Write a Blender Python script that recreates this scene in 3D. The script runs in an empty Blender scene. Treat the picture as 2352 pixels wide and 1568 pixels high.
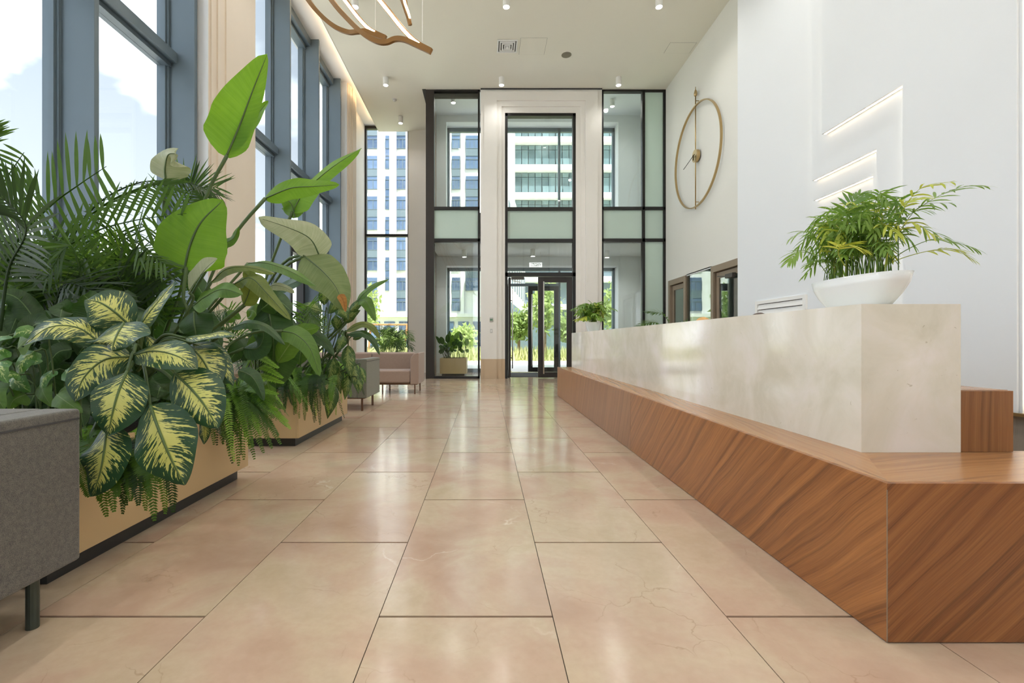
import bpy, bmesh, math, random
from mathutils import Vector, Matrix

# ------------------------------------------------------------------ scene
SC = bpy.context.scene
COL = SC.collection
F, CX, CY, CH = 1080.0, 1116.0, 784.5, 0.949      # focal (px), principal point, camera height
random.seed(7)

cam_d = bpy.data.cameras.new('camera')
cam = bpy.data.objects.new('camera', cam_d)
COL.objects.link(cam)
cam.location = (0, 0, CH)
cam.rotation_euler = (math.pi / 2, 0, 0)
cam_d.sensor_fit = 'HORIZONTAL'
cam_d.sensor_width = 36.0
cam_d.lens = 36.0 * F / 2352.0
cam_d.shift_x = (1176 - CX) / 2352.0
cam_d.shift_y = (CY - 784.0) / 2352.0
cam_d.clip_end = 600
cam_d.clip_start = 0.05
SC.camera = cam

SC.view_settings.view_transform = 'Standard'
SC.view_settings.look = 'None'
SC.view_settings.gamma = 1.0
SC.view_settings.use_curve_mapping = False
SC.view_settings.exposure = 1.04
cy = SC.cycles
cy.use_denoising = True
cy.max_bounces = 7
cy.diffuse_bounces = 4
cy.glossy_bounces = 2
cy.transmission_bounces = 4
cy.transparent_max_bounces = 16
cy.caustics_reflective = False
cy.caustics_refractive = False
cy.sample_clamp_indirect = 6.0
cy.use_adaptive_sampling = True
cy.adaptive_threshold = 0.1
cy.adaptive_min_samples = 16

def lin(r, g, b):
    f = lambda c: (c / 255.0) / 12.92 if c / 255.0 <= 0.04045 else ((c / 255.0 + 0.055) / 1.055) ** 2.4
    return (f(r), f(g), f(b), 1.0)

# ------------------------------------------------------------------ node helpers
class NT:
    def __init__(s, tree):
        s.t = tree; tree.nodes.clear()
    def n(s, kind, **kw):
        nd = s.t.nodes.new(kind)
        for k, v in kw.items():
            if k.startswith('i_'):
                key = k[2:]
                key = int(key) if key.isdigit() else key.replace('_', ' ')
                sock = nd.inputs[key]
                if isinstance(v, bpy.types.NodeSocket): s.t.links.new(v, sock)
                else: sock.default_value = v
            else: setattr(nd, k, v)
        return nd
    def l(s, a, b): s.t.links.new(a, b)
    def math(s, op, a, b=0.0, c=None, clamp=False):
        nd = s.n('ShaderNodeMath', operation=op, use_clamp=clamp)
        for i, v in enumerate((a, b, c)):
            if v is None: continue
            if isinstance(v, bpy.types.NodeSocket): s.l(v, nd.inputs[i])
            else: nd.inputs[i].default_value = v
        return nd.outputs[0]
    def mix(s, fac, a, b):
        nd = s.n('ShaderNodeMix', data_type='RGBA')
        for sock, v in ((nd.inputs[0], fac), (nd.inputs[6], a), (nd.inputs[7], b)):
            if isinstance(v, bpy.types.NodeSocket): s.l(v, sock)
            else: sock.default_value = v
        return nd.outputs[2]
    def ramp(s, fac, stops):
        nd = s.n('ShaderNodeValToRGB')
        e = nd.color_ramp.elements
        while len(e) < len(stops): e.new(0.5)
        for el, (p, c) in zip(e, stops):
            el.position = p; el.color = c if len(c) == 4 else (*c, 1)
        s.l(fac, nd.inputs[0])
        return nd.outputs[0]
    def noise(s, vec, scale, detail=2.0, rough=0.5, dist=0.0):
        nd = s.n('ShaderNodeTexNoise')
        nd.inputs['Scale'].default_value = scale
        nd.inputs['Detail'].default_value = detail
        nd.inputs['Roughness'].default_value = rough
        nd.inputs['Distortion'].default_value = dist
        if vec is not None: s.l(vec, nd.inputs['Vector'])
        return nd.outputs['Fac']
    def comb(s, x, y, z):
        nd = s.n('ShaderNodeCombineXYZ')
        for i, v in enumerate((x, y, z)):
            if isinstance(v, bpy.types.NodeSocket): s.l(v, nd.inputs[i])
            else: nd.inputs[i].default_value = v
        return nd.outputs[0]
    def dot(s, v, d):
        nd = s.n('ShaderNodeVectorMath', operation='DOT_PRODUCT')
        s.l(v, nd.inputs[0]); nd.inputs[1].default_value = d
        return nd.outputs['Value']

MATS = {}
def newmat(name):
    m = bpy.data.materials.new(name); m.use_nodes = True
    MATS[name] = m
    return m, NT(m.node_tree)
def princ(t, out=True, **kw):
    p = t.n('ShaderNodeBsdfPrincipled')
    for k, v in kw.items():
        sock = p.inputs[k.replace('_', ' ')]
        if isinstance(v, bpy.types.NodeSocket): t.l(v, sock)
        else: sock.default_value = v
    if out:
        o = t.n('ShaderNodeOutputMaterial'); t.l(p.outputs[0], o.inputs[0])
    return p
def paint(name, c, rough=0.6, var=0.03, scale=3.0, metal=0.0, bump=0.0, bscale=120.0, spec=0.5, coat=0.0):
    m, t = newmat(name)
    g = t.n('ShaderNodeNewGeometry').outputs['Position']
    f = t.noise(g, scale, 3)
    c2 = tuple(max(0, v * (1 - var)) for v in c[:3]) + (1,)
    c1 = tuple(min(1, v * (1 + var)) for v in c[:3]) + (1,)
    col = t.mix(f, c2, c1)
    p = princ(t, Base_Color=col, Roughness=rough, Metallic=metal)
    p.inputs['Specular IOR Level'].default_value = spec
    p.inputs['Coat Weight'].default_value = coat
    if bump:
        b = t.n('ShaderNodeBump'); b.inputs['Strength'].default_value = bump
        b.inputs['Distance'].default_value = 0.01
        t.l(t.noise(g, bscale, 2), b.inputs['Height']); t.l(b.outputs[0], p.inputs['Normal'])
    return m
def emit(name, c, strength):
    m, t = newmat(name)
    e = t.n('ShaderNodeEmission'); e.inputs[0].default_value = c; e.inputs[1].default_value = strength
    o = t.n('ShaderNodeOutputMaterial'); t.l(e.outputs[0], o.inputs[0])
    return m

# ------------------------------------------------------------------ sky and sun
w = bpy.data.worlds.new('world'); SC.world = w; w.use_nodes = True
t = NT(w.node_tree)
gen = t.n('ShaderNodeTexCoord').outputs['Generated']
sep = t.n('ShaderNodeSeparateXYZ'); t.l(gen, sep.inputs[0])
zz = t.math('MAXIMUM', sep.outputs[2], 0.0)
den = t.math('ADD', zz, 0.22)
cv = t.comb(t.math('DIVIDE', sep.outputs[0], den), t.math('DIVIDE', sep.outputs[1], den), 0.0)
cl = t.noise(cv, 0.95, 6, 0.52, 0.25)
cmask = t.ramp(cl, [(0.47, (0, 0, 0)), (0.62, (1, 1, 1))])
blue = t.ramp(zz, [(0.0, (1.5, 1.58, 1.66, 1)), (0.18, (.50, .56, .62, 1)), (0.45, (.375, .44, .51, 1)), (0.9, (.33, .41, .51, 1))])
sky = t.mix(cmask, blue, (2.12, 2.3, 2.52, 1))
bg = t.n('ShaderNodeBackground'); t.l(sky, bg.inputs[0]); bg.inputs[1].default_value = 1.0
o = t.n('ShaderNodeOutputWorld'); t.l(bg.outputs[0], o.inputs[0])

sun_d = bpy.data.lights.new('sun', 'SUN')
sun = bpy.data.objects.new('sun', sun_d); COL.objects.link(sun)
sun_d.energy = 4.2; sun_d.angle = 0.01; sun_d.color = (1.0, 0.98, 0.95)
sun.rotation_euler = Vector((-0.20, 0.50, -0.84)).to_track_quat('-Z', 'Y').to_euler()

# ------------------------------------------------------------------ geometry helpers
def P(x, y, d):
    return Vector(((x - CX) * d / F, d, CH - (y - CY) * d / F))

class MB:
    """collects vertices / faces / uvs, then links ONE mesh object"""
    def __init__(s): s.v = []; s.f = []; s.uv = {}
    def box(s, x0, x1, y0, y1, z0, z1):
        b = len(s.v)
        s.v += [(x0, y0, z0), (x1, y0, z0), (x1, y1, z0), (x0, y1, z0),
                (x0, y0, z1), (x1, y0, z1), (x1, y1, z1), (x0, y1, z1)]
        for q in ((0, 3, 2, 1), (4, 5, 6, 7), (0, 1, 5, 4), (1, 2, 6, 5), (2, 3, 7, 6), (3, 0, 4, 7)):
            s.f.append(tuple(b + i for i in q))
        return s
    def tube(s, pts, r, n=8, cap=True):
        pts = [Vector(p) for p in pts]
        b0 = len(s.v); m = len(pts)
        up = Vector((0, 0, 1)); prev = None
        for i, p in enumerate(pts):
            tg = (pts[min(i + 1, m - 1)] - pts[max(i - 1, 0)]).normalized()
            if prev is None:
                ref = up if abs(tg.dot(up)) < 0.95 else Vector((1, 0, 0))
                a = tg.cross(ref).normalized()
            else:
                a = (prev - tg * prev.dot(tg)).normalized()
            prev = a; c = tg.cross(a)
            rr = r[i] if isinstance(r, (list, tuple)) else r
            for k in range(n):
                an = 2 * math.pi * k / n
                s.v.append(tuple(p + a * math.cos(an) * rr + c * math.sin(an) * rr))
        for i in range(m - 1):
            for k in range(n):
                s.f.append((b0 + i * n + k, b0 + i * n + (k + 1) % n, b0 + (i + 1) * n + (k + 1) % n, b0 + (i + 1) * n + k))
        if cap:
            s.f.append(tuple(b0 + k for k in reversed(range(n))))
            s.f.append(tuple(b0 + (m - 1) * n + k for k in range(n)))
        return s
    def bar(s, pts, wid, hei, up=(0, 0, 1), off=(0, 0)):
        """rectangular section swept along points; off shifts along side / up"""
        pts = [Vector(p) for p in pts]; up = Vector(up); b0 = len(s.v); m = len(pts)
        for i, p in enumerate(pts):
            tg = (pts[min(i + 1, m - 1)] - pts[max(i - 1, 0)]).normalized()
            sd = tg.cross(up).normalized(); u2 = sd.cross(tg).normalized()
            c = p + sd * off[0] + u2 * off[1]
            for a, d in ((-1, -1), (1, -1), (1, 1), (-1, 1)):
                s.v.append(tuple(c + sd * a * wid / 2 + u2 * d * hei / 2))
        for i in range(m - 1):
            for k in range(4):
                s.f.append((b0 + i * 4 + k, b0 + i * 4 + (k + 1) % 4, b0 + (i + 1) * 4 + (k + 1) % 4, b0 + (i + 1) * 4 + k))
        s.f.append((b0 + 3, b0 + 2, b0 + 1, b0)); e = b0 + (m - 1) * 4
        s.f.append((e, e + 1, e + 2, e + 3))
        return s
    def lathe(s, prof, c=(0, 0, 0), n=24, sx=1.0, sy=1.0):
        b0 = len(s.v); m = len(prof)
        for r, z in prof:
            for k in range(n):
                a = 2 * math.pi * k / n
                s.v.append((c[0] + r * sx * math.cos(a), c[1] + r * sy * math.sin(a), c[2] + z))
        for i in range(m - 1):
            for k in range(n):
                s.f.append((b0 + i * n + k, b0 + i * n + (k + 1) % n, b0 + (i + 1) * n + (k + 1) % n, b0 + (i + 1) * n + k))
        s.f.append(tuple(b0 + k for k in reversed(range(n))))
        s.f.append(tuple(b0 + (m - 1) * n + k for k in range(n)))
        return s
    def prism(s, poly, axis, a0, a1):
        """polygon in the two other axes extruded along axis ('x','y','z')"""
        b = len(s.v); n = len(poly)
        def mk(p, q, a):
            return {'x': (a, p, q), 'y': (p, a, q), 'z': (p, q, a)}[axis]
        for a in (a0, a1):
            for p, q in poly: s.v.append(mk(p, q, a))
        s.f.append(tuple(b + i for i in reversed(range(n)))); s.f.append(tuple(b + n + i for i in range(n)))
        for i in range(n):
            s.f.append((b + i, b + (i + 1) % n, b + n + (i + 1) % n, b + n + i))
        return s
    def grid(s, rows, uv=None):
        """rows: list of lists of points (same length)"""
        b = len(s.v); m = len(rows); n = len(rows[0])
        for r in rows: s.v += [tuple(p) for p in r]
        for i in range(m - 1):
            for j in range(n - 1):
                s.f.append((b + i * n + j, b + i * n + j + 1, b + (i + 1) * n + j + 1, b + (i + 1) * n + j))
        if uv:
            for i in range(m):
                for j in range(n): s.uv[b + i * n + j] = uv[i][j]
        return s
    def mesh(s, name, mat, smooth=False, fix=True):
        me = bpy.data.meshes.new(name)
        me.from_pydata(s.v, [], s.f)
        if s.uv:
            ul = me.uv_layers.new(name='UVMap')
            for lp in me.loops: ul.data[lp.index].uv = s.uv.get(lp.vertex_index, (0, 0))
        elif fix:
            bm = bmesh.new(); bm.from_mesh(me); bmesh.ops.recalc_face_normals(bm, faces=bm.faces); bm.to_mesh(me); bm.free()
        if smooth: me.polygons.foreach_set('use_smooth', [True] * len(me.polygons))
        if mat: me.materials.append(MATS[mat] if isinstance(mat, str) else mat)
        me.update()
        return me
    def build(s, name, mat, parent=None, smooth=False, bevel=0.0, seg=2):
        o = link(name, s.mesh(name, mat, smooth), parent)
        if bevel:
            md = o.modifiers.new('bevel', 'BEVEL'); md.width = bevel; md.segments = seg; md.limit_method = 'ANGLE'
            o.data.polygons.foreach_set('use_smooth', [True] * len(o.data.polygons))
            o.modifiers.new('normals', 'WEIGHTED_NORMAL')
        return o

def link(name, me, parent=None):
    o = bpy.data.objects.new(name, me); COL.objects.link(o)
    if parent is not None:
        o.parent = parent
        o.matrix_parent_inverse = Matrix.Translation(-Vector(parent.location)) if parent.type == 'EMPTY' and parent.parent is None else Matrix()
    return o
def tag(o, label, cat, group=None):
    o['label'] = label; o['category'] = cat
    if group: o['group'] = group
    return o
def struct(o, label=None):
    o['kind'] = 'structure'
    if label: o['label'] = label
    return o
def thing(name, label, cat, loc=(0, 0, 0), group=None):
    o = bpy.data.objects.new(name, None); COL.objects.link(o)
    o.location = loc; o.empty_display_size = 0.1
    return tag(o, label, cat, group)
def sroot(name, loc=(0, 0, 0)):
    o = bpy.data.objects.new(name, None); COL.objects.link(o); o.location = loc; o.empty_display_size = 0.1
    return struct(o)
def box(name, x0, x1, y0, y1, z0, z1, mat, parent=None, bevel=0.0, seg=2):
    return MB().box(x0, x1, y0, y1, z0, z1).build(name, mat, parent, bevel=bevel, seg=seg)
def catmull(pts, n):
    pts = [Vector(p) for p in pts]
    if len(pts) == 2: return [pts[0].lerp(pts[1], i / n) for i in range(n + 1)]
    q = [pts[0] * 2 - pts[1]] + pts + [pts[-1] * 2 - pts[-2]]
    out = []; seg = len(pts) - 1
    for i in range(n + 1):
        u = i / n * seg; k = min(int(u), seg - 1); f = u - k
        a, b, c, d = q[k], q[k + 1], q[k + 2], q[k + 3]
        out.append(0.5 * ((2 * b) + (c - a) * f + (2 * a - 5 * b + 4 * c - d) * f * f + (3 * b - a - 3 * c + d) * f ** 3))
    return out
# ------------------------------------------------------------------ materials
paint('wall_white', lin(223, 227, 230), 0.7, 0.012, 1.5)
paint('wall_clock', lin(221, 221, 214), 0.7, 0.012, 1.5)
paint('ceiling_paint', lin(232, 229, 216), 0.8, 0.01, 1.0)
paint('plaster_beige', lin(226, 213, 196), 0.62, 0.035, 2.0, bump=0.05, bscale=60)
paint('stone_portal', lin(238, 235, 229), 0.55, 0.03, 2.0)
paint('stone_skirting', lin(205, 182, 152), 0.4, 0.06, 5.0)
paint('frame_grey', lin(100, 115, 125), 0.42, 0.05, 4.0, metal=0.15)
paint('frame_black', lin(28, 27, 26), 0.38, 0.06, 4.0, metal=0.1)
paint('frame_brown', lin(46, 40, 37), 0.4, 0.06, 4.0)
paint('door_taupe', lin(140, 125, 106), 0.45, 0.05, 4.0)
paint('steel', lin(226, 222, 214), 0.35, 0.03, 8.0, metal=0.7)
paint('brass', lin(184, 158, 112), 0.3, 0.05, 6.0, metal=0.85)
paint('gold_loop', lin(138, 100, 52), 0.4, 0.05, 6.0, metal=0.55)
paint('white_gloss', lin(236, 238, 238), 0.18, 0.01, 3.0, spec=0.6)
paint('white_satin', lin(235, 235, 232), 0.4, 0.01, 3.0)
paint('grey_disc', lin(128, 124, 108), 0.7, 0.05, 40.0)
paint('dark_gap', lin(58, 55, 50), 0.8, 0.05, 10.0)
paint('black_plinth', lin(40, 42, 44), 0.35, 0.06, 6.0)
paint('soil', lin(52, 40, 30), 0.95, 0.3, 30.0, bump=0.5, bscale=60)
paint('planter_face', lin(198, 172, 130), 0.42, 0.04, 2.5, bump=0.02, bscale=200)
paint('leg_metal', lin(72, 80, 74), 0.3, 0.05, 8.0, metal=0.6)
paint('leg_bronze', lin(112, 84, 66), 0.3, 0.05, 8.0, metal=0.6)
paint('grout', lin(112, 80, 56), 0.8, 0.08, 8.0)
paint('grout_dark', lin(76, 66, 54), 0.8, 0.08, 8.0)
paint('dark_mat', lin(52, 50, 48), 0.9, 0.15, 90.0)
paint('facade_white', lin(232, 231, 228), 0.8, 0.02, 0.3)
paint('facade_band', lin(238, 238, 236), 0.8, 0.02, 0.3)
paint('facade_dark', lin(96, 112, 120), 0.6, 0.05, 0.3)
paint('paving', lin(206, 202, 194), 0.85, 0.05, 0.6)
paint('lawn_green', lin(170, 180, 118), 0.95, 0.25, 0.8)
paint('timber_post', lin(176, 124, 82), 0.7, 0.1, 3.0)
paint('skin', lin(214, 170, 146), 0.55, 0.03, 20.0)
paint('hair_brown', lin(74, 54, 44), 0.5, 0.25, 60.0)
paint('hair_blond', lin(214, 164, 98), 0.5, 0.2, 60.0)
paint('cloth_navy', lin(48, 54, 70), 0.9, 0.06, 30.0)
paint('cloth_cream', lin(214, 206, 192), 0.9, 0.05, 30.0)
paint('eye_dark', lin(36, 28, 24), 0.2, 0.02, 20.0)
paint('lip', lin(178, 104, 96), 0.5, 0.02, 20.0)
paint('office_fabric', lin(70, 70, 72), 0.9, 0.08, 80.0)
paint('plastic_grey', lin(196, 196, 192), 0.45, 0.02, 10.0)
paint('closer_grey', lin(74, 70, 66), 0.4, 0.05, 10.0)
paint('screen_green', lin(96, 130, 104), 0.3, 0.05, 30.0)
paint('trunk', lin(120, 100, 76), 0.9, 0.2, 12.0)
emit('led_warm', (1.0, 0.74, 0.42, 1), 9.0)
emit('led_wall', (1.0, 0.80, 0.58, 1), 3.0)
emit('led_jamb', (1.0, 0.90, 0.74, 1), 2.0)
emit('led_cove', (1.0, 0.66, 0.36, 1), 11.0)
emit('lamp_face', (1.0, 0.95, 0.88, 1), 14.0)
emit('sign_white', (1.0, 1.0, 0.97, 1), 1.3)

def glass_mat(name, tint, refl=1.0, rough=0.0):
    m, t = newmat(name)
    tr = t.n('ShaderNodeBsdfTransparent'); tr.inputs[0].default_value = tint
    gl = t.n('ShaderNodeBsdfGlossy'); gl.inputs['Roughness'].default_value = rough
    ge = t.n('ShaderNodeNewGeometry')
    dt = t.n('ShaderNodeVectorMath', operation='DOT_PRODUCT'); t.l(ge.outputs['Normal'], dt.inputs[0]); t.l(ge.outputs['Incoming'], dt.inputs[1])
    sch = t.math('MULTIPLY_ADD', t.math('POWER', t.math('SUBTRACT', 1.0, t.math('ABSOLUTE', dt.outputs['Value']), clamp=True), 5.0), 0.96, 0.04)
    fac = t.math('MULTIPLY', sch, refl, clamp=True)
    mx = t.n('ShaderNodeMixShader'); t.l(fac, mx.inputs[0]); t.l(tr.outputs[0], mx.inputs[1]); t.l(gl.outputs[0], mx.inputs[2])
    o = t.n('ShaderNodeOutputMaterial'); t.l(mx.outputs[0], o.inputs[0])
    return m
glass_mat('glass_clear', (0.99, 0.995, 0.995, 1), 0.8)
glass_mat('glass_green', (0.95, 0.98, 0.96, 1), 1.2)
glass_mat('glass_office', (0.80, 0.88, 0.84, 1), 3.2)

def frosted(name, c, tmix=0.45):
    m, t = newmat(name)
    d = princ(t, out=False, Base_Color=c, Roughness=0.16)
    tl = t.n('ShaderNodeBsdfTranslucent'); tl.inputs[0].default_value = c
    mx = t.n('ShaderNodeMixShader'); mx.inputs[0].default_value = tmix
    t.l(d.outputs[0], mx.inputs[1]); t.l(tl.outputs[0], mx.inputs[2])
    o = t.n('ShaderNodeOutputMaterial'); t.l(mx.outputs[0], o.inputs[0])
frosted('glass_frosted', lin(214, 234, 224), 0.2)

# far glazing: dark blue reflective pane
def pane_mat(name, ca, cb, refl=0.25):
    m, t = newmat(name)
    r = t.n('ShaderNodeObjectInfo').outputs['Random']
    g = t.n('ShaderNodeNewGeometry').outputs['Position']
    f = t.noise(g, 0.7, 4, 0.6, 1.2)
    c = t.mix(t.math('MULTIPLY_ADD', f, 0.7, t.math('MULTIPLY', r, 0.45), clamp=True), ca, cb)
    p = princ(t, Base_Color=c, Roughness=0.08); p.inputs['Specular IOR Level'].default_value = refl
pane_mat('pane_blue', lin(36, 50, 70), lin(108, 130, 160))
pane_mat('pane_teal', lin(58, 76, 80), lin(124, 146, 148))

def marble_tile():
    m, t = newmat('marble_tile')
    r = t.n('ShaderNodeObjectInfo').outputs['Random']
    g = t.n('ShaderNodeNewGeometry').outputs['Position']
    off = t.n('ShaderNodeVectorMath', operation='ADD'); t.l(g, off.inputs[0])
    t.l(t.comb(t.math('MULTIPLY', r, 37.0), t.math('MULTIPLY', r, 91.0), t.math('MULTIPLY', r, 13.0)), off.inputs[1])
    v = off.outputs[0]
    f = t.noise(v, 2.1, 5, 0.55, 0.4)
    base = t.ramp(f, [(0.28, lin(178, 146, 126)), (0.44, lin(190, 163, 142)), (0.56, lin(196, 178, 153)), (0.74, lin(182, 165, 136))])
    base = t.mix(t.math('MULTIPLY', r, 0.35), base, lin(200, 174, 152))
    fine = t.noise(v, 34, 4, 0.65)
    base = t.mix(t.math('MULTIPLY_ADD', fine, 0.5, -0.18, clamp=True), base, lin(170, 144, 120))
    # thin dark cracks and pale veins
    warp = t.n('ShaderNodeTexNoise'); warp.inputs['Scale'].default_value = 3.0; warp.inputs['Detail'].default_value = 5; t.l(v, warp.inputs['Vector'])
    wv = t.n('ShaderNodeVectorMath', operation='MULTIPLY_ADD'); t.l(warp.outputs['Color'], wv.inputs[0]); wv.inputs[1].default_value = (0.5, 0.5, 0.5); t.l(v, wv.inputs[2])
    def vein(scale, width, msk_scale, lo):
        vo = t.n('ShaderNodeTexVoronoi', feature='DISTANCE_TO_EDGE'); vo.inputs['Scale'].default_value = scale; t.l(wv.outputs[0], vo.inputs['Vector'])
        a = t.ramp(vo.outputs['Distance'], [(0.0, (1, 1, 1)), (width, (0, 0, 0))])
        k = t.ramp(t.noise(v, msk_scale, 2), [(lo, (0, 0, 0)), (lo + 0.1, (1, 1, 1))])
        return t.math('MULTIPLY', a, k)
    base = t.mix(t.math('MULTIPLY', vein(3.1, 0.010, 2.4, 0.50), 0.36), base, lin(126, 92, 62))
    base = t.mix(t.math('MULTIPLY', vein(1.4, 0.012, 1.9, 0.60), 0.6), base, lin(226, 214, 196))
    ro = t.math('MULTIPLY_ADD', fine, 0.06, 0.115)
    p = princ(t, Base_Color=base, Roughness=ro)
    p.inputs['Specular IOR Level'].default_value = 0.62
marble_tile()

def cream_marble():
    m, t = newmat('cream_marble')
    g = t.n('ShaderNodeNewGeometry').outputs['Position']
    f = t.noise(g, 2.6, 6, 0.6, 0.7)
    c = t.ramp(f, [(0.32, lin(214, 209, 191)), (0.5, lin(226, 221, 207)), (0.66, lin(235, 229, 222))])
    f2 = t.noise(g, 9.0, 5, 0.6, 1.5)
    c = t.mix(t.ramp(f2, [(0.56, (0, 0, 0)), (0.70, (0.5, 0.5, 0.5))]), c, lin(228, 222, 208))
    f3 = t.noise(g, 14.0, 3, 0.5, 3.0)
    c = t.mix(t.ramp(f3, [(0.72, (0, 0, 0)), (0.76, (0.5, 0.5, 0.5))]), c, lin(168, 156, 126))
    p = princ(t, Base_Color=c, Roughness=0.09); p.inputs['Specular IOR Level'].default_value = 0.55
cream_marble()

def wood(name, g, p, seed=0.0, dark=(98, 60, 32), mid=(142, 90, 49), light=(184, 124, 70), rough=0.34):
    """grain runs along direction g, varies across direction p"""
    m, t = newmat(name)
    pos = t.n('ShaderNodeNewGeometry').outputs['Position']
    gv = Vector(g).normalized(); pv = Vector(p).normalized()
    a = t.dot(pos, gv); b = t.dot(pos, pv)
    low = t.noise(t.comb(t.math('MULTIPLY', a, 0.8), t.math('MULTIPLY', b, 1.8), seed), 1.0, 2, 0.5, 0.2)
    bw = t.math('MULTIPLY_ADD', low, 0.16, b)
    bands = t.noise(t.comb(t.math('MULTIPLY', a, 0.35), t.math('MULTIPLY', bw, 34.0), seed + 3), 1.0, 4, 0.6)
    fib = t.noise(t.comb(t.math('MULTIPLY', a, 5.0), t.math('MULTIPLY', bw, 210.0), seed + 7), 1.0, 3, 0.6)
    k = t.math('ADD', t.math('MULTIPLY', bands, 0.64), t.math('MULTIPLY', fib, 0.36))
    c = t.ramp(k, [(0.30, lin(*dark)), (0.44, lin(*mid)), (0.56, lin(*[(mid[i] + light[i]) / 2 for i in range(3)])), (0.72, lin(*light))])
    line = t.ramp(t.noise(t.comb(t.math('MULTIPLY', a, 0.4), t.math('MULTIPLY', bw, 34.0), seed + 11), 1.0, 2, 0.5), [(0.58, (0, 0, 0)), (0.70, (0.38, 0.38, 0.38))])
    c = t.mix(line, c, lin(*[v * 0.72 for v in dark]))
    pr = princ(t, Base_Color=c, Roughness=rough)
    bmp = t.n('ShaderNodeBump'); bmp.inputs['Strength'].default_value = 0.12; bmp.inputs['Distance'].default_value = 0.002
    t.l(fib, bmp.inputs['Height']); t.l(bmp.outputs[0], pr.inputs['Normal'])
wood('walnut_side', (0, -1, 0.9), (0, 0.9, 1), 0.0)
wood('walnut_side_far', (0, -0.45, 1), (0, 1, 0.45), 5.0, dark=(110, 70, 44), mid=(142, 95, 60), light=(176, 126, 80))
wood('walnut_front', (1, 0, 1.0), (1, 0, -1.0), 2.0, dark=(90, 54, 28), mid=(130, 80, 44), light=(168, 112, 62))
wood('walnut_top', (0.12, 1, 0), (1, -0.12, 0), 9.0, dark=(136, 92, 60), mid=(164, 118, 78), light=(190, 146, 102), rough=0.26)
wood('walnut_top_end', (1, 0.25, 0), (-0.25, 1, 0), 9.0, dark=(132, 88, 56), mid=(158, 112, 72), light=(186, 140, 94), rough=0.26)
wood('walnut_upright', (0, 0.02, 1), (1, 0.2, 0), 4.0, dark=(92, 58, 30), mid=(134, 88, 48), light=(160, 110, 64))
wood('grey_floorboard', (0, 0, 1), (1, 1, 0), 6.0, dark=(110, 102, 92), mid=(134, 126, 116), light=(150, 142, 132))
wood('brown_panel', (0, 0, 1), (0, 1, 0), 8.0, dark=(92, 74, 60), mid=(122, 100, 84), light=(146, 124, 106))

def fabric(name, ca, cb, scale=420.0):
    m, t = newmat(name)
    g = t.n('ShaderNodeNewGeometry').outputs['Position']
    f = t.noise(g, scale, 2, 0.7); f2 = t.noise(g, 60, 3, 0.6)
    k = t.math('ADD', t.math('MULTIPLY', f, 0.75), t.math('MULTIPLY', f2, 0.25))
    c = t.ramp(k, [(0.36, ca), (0.62, cb)])
    p = princ(t, Base_Color=c, Roughness=0.92)
    p.inputs['Sheen Weight'].default_value = 0.25
    b = t.n('ShaderNodeBump'); b.inputs['Strength'].default_value = 0.35; b.inputs['Distance'].default_value = 0.003
    t.l(f, b.inputs['Height']); t.l(b.outputs[0], p.inputs['Normal'])
fabric('fabric_grey', lin(58, 60, 60), lin(116, 112, 104), 520.0)
fabric('fabric_green', lin(92, 94, 82), lin(120, 120, 106))
fabric('fabric_pink', lin(144, 123, 110), lin(166, 144, 131))

# ---- foliage (UV: x along the leaf, y across)
def leaf_out(t, col, rough=0.38, trans=0.35, tcol=None, bump=None, spec=0.4):
    p = princ(t, out=False, Base_Color=col, Roughness=rough); p.inputs['Specular IOR Level'].default_value = spec
    tl = t.n('ShaderNodeBsdfTranslucent')
    if tcol is None: t.l(col, tl.inputs[0])
    else: t.l(tcol, tl.inputs[0])
    if bump is not None:
        b = t.n('ShaderNodeBump'); b.inputs['Strength'].default_value = 0.4; b.inputs['Distance'].default_value = 0.004
        t.l(bump, b.inputs['Height']); t.l(b.outputs[0], p.inputs['Normal'])
    mx = t.n('ShaderNodeMixShader'); mx.inputs[0].default_value = trans
    t.l(p.outputs[0], mx.inputs[1]); t.l(tl.outputs[0], mx.inputs[2])
    o = t.n('ShaderNodeOutputMaterial'); t.l(mx.outputs[0], o.inputs[0])
def leaf_uv(t, slope=0.30):
    uv = t.n('ShaderNodeUVMap').outputs[0]
    s = t.n('ShaderNodeSeparateXYZ'); t.l(uv, s.inputs[0])
    u = s.outputs[0]; sv = t.math('SUBTRACT', s.outputs[1], 0.5); av = t.math('MULTIPLY', t.math('ABSOLUTE', sv), 2.0)
    wv = t.math('SUBTRACT', u, t.math('MULTIPLY', av, slope))
    r = t.n('ShaderNodeObjectInfo').outputs['Random']
    return u, sv, av, wv, r
def banana_leaf(name, ca, cb, rib, trans=0.4, rough=0.4, tcol=None):
    m, t = newmat(name)
    u, sv, av, wv, r = leaf_uv(t, 0.10)
    seed = t.math('MULTIPLY', r, 50.0)
    side = t.math('SIGN', sv)
    f = t.noise(t.comb(t.math('MULTIPLY', wv, 46.0), t.math('MULTIPLY_ADD', side, 7.0, seed), t.math('MULTIPLY', av, 0.6)), 1.0, 3, 0.6)
    g = t.noise(t.comb(t.math('MULTIPLY', u, 3.0), t.math('MULTIPLY', sv, 3.0), seed), 1.0, 3, 0.5)
    k = t.math('ADD', t.math('MULTIPLY', f, 0.55), t.math('MULTIPLY', g, 0.45))
    c = t.ramp(k, [(0.32, ca), (0.68, cb)])
    ribm = t.ramp(av, [(0.02, (1, 1, 1)), (0.055, (0, 0, 0))])
    c = t.mix(ribm, c, rib)
    tc = None
    if tcol:
        tc = t.mix(ribm, t.mix(k, tcol, tuple(v * 1.25 for v in tcol[:3]) + (1,)), rib)
    leaf_out(t, c, rough, trans, tc, f)
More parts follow.
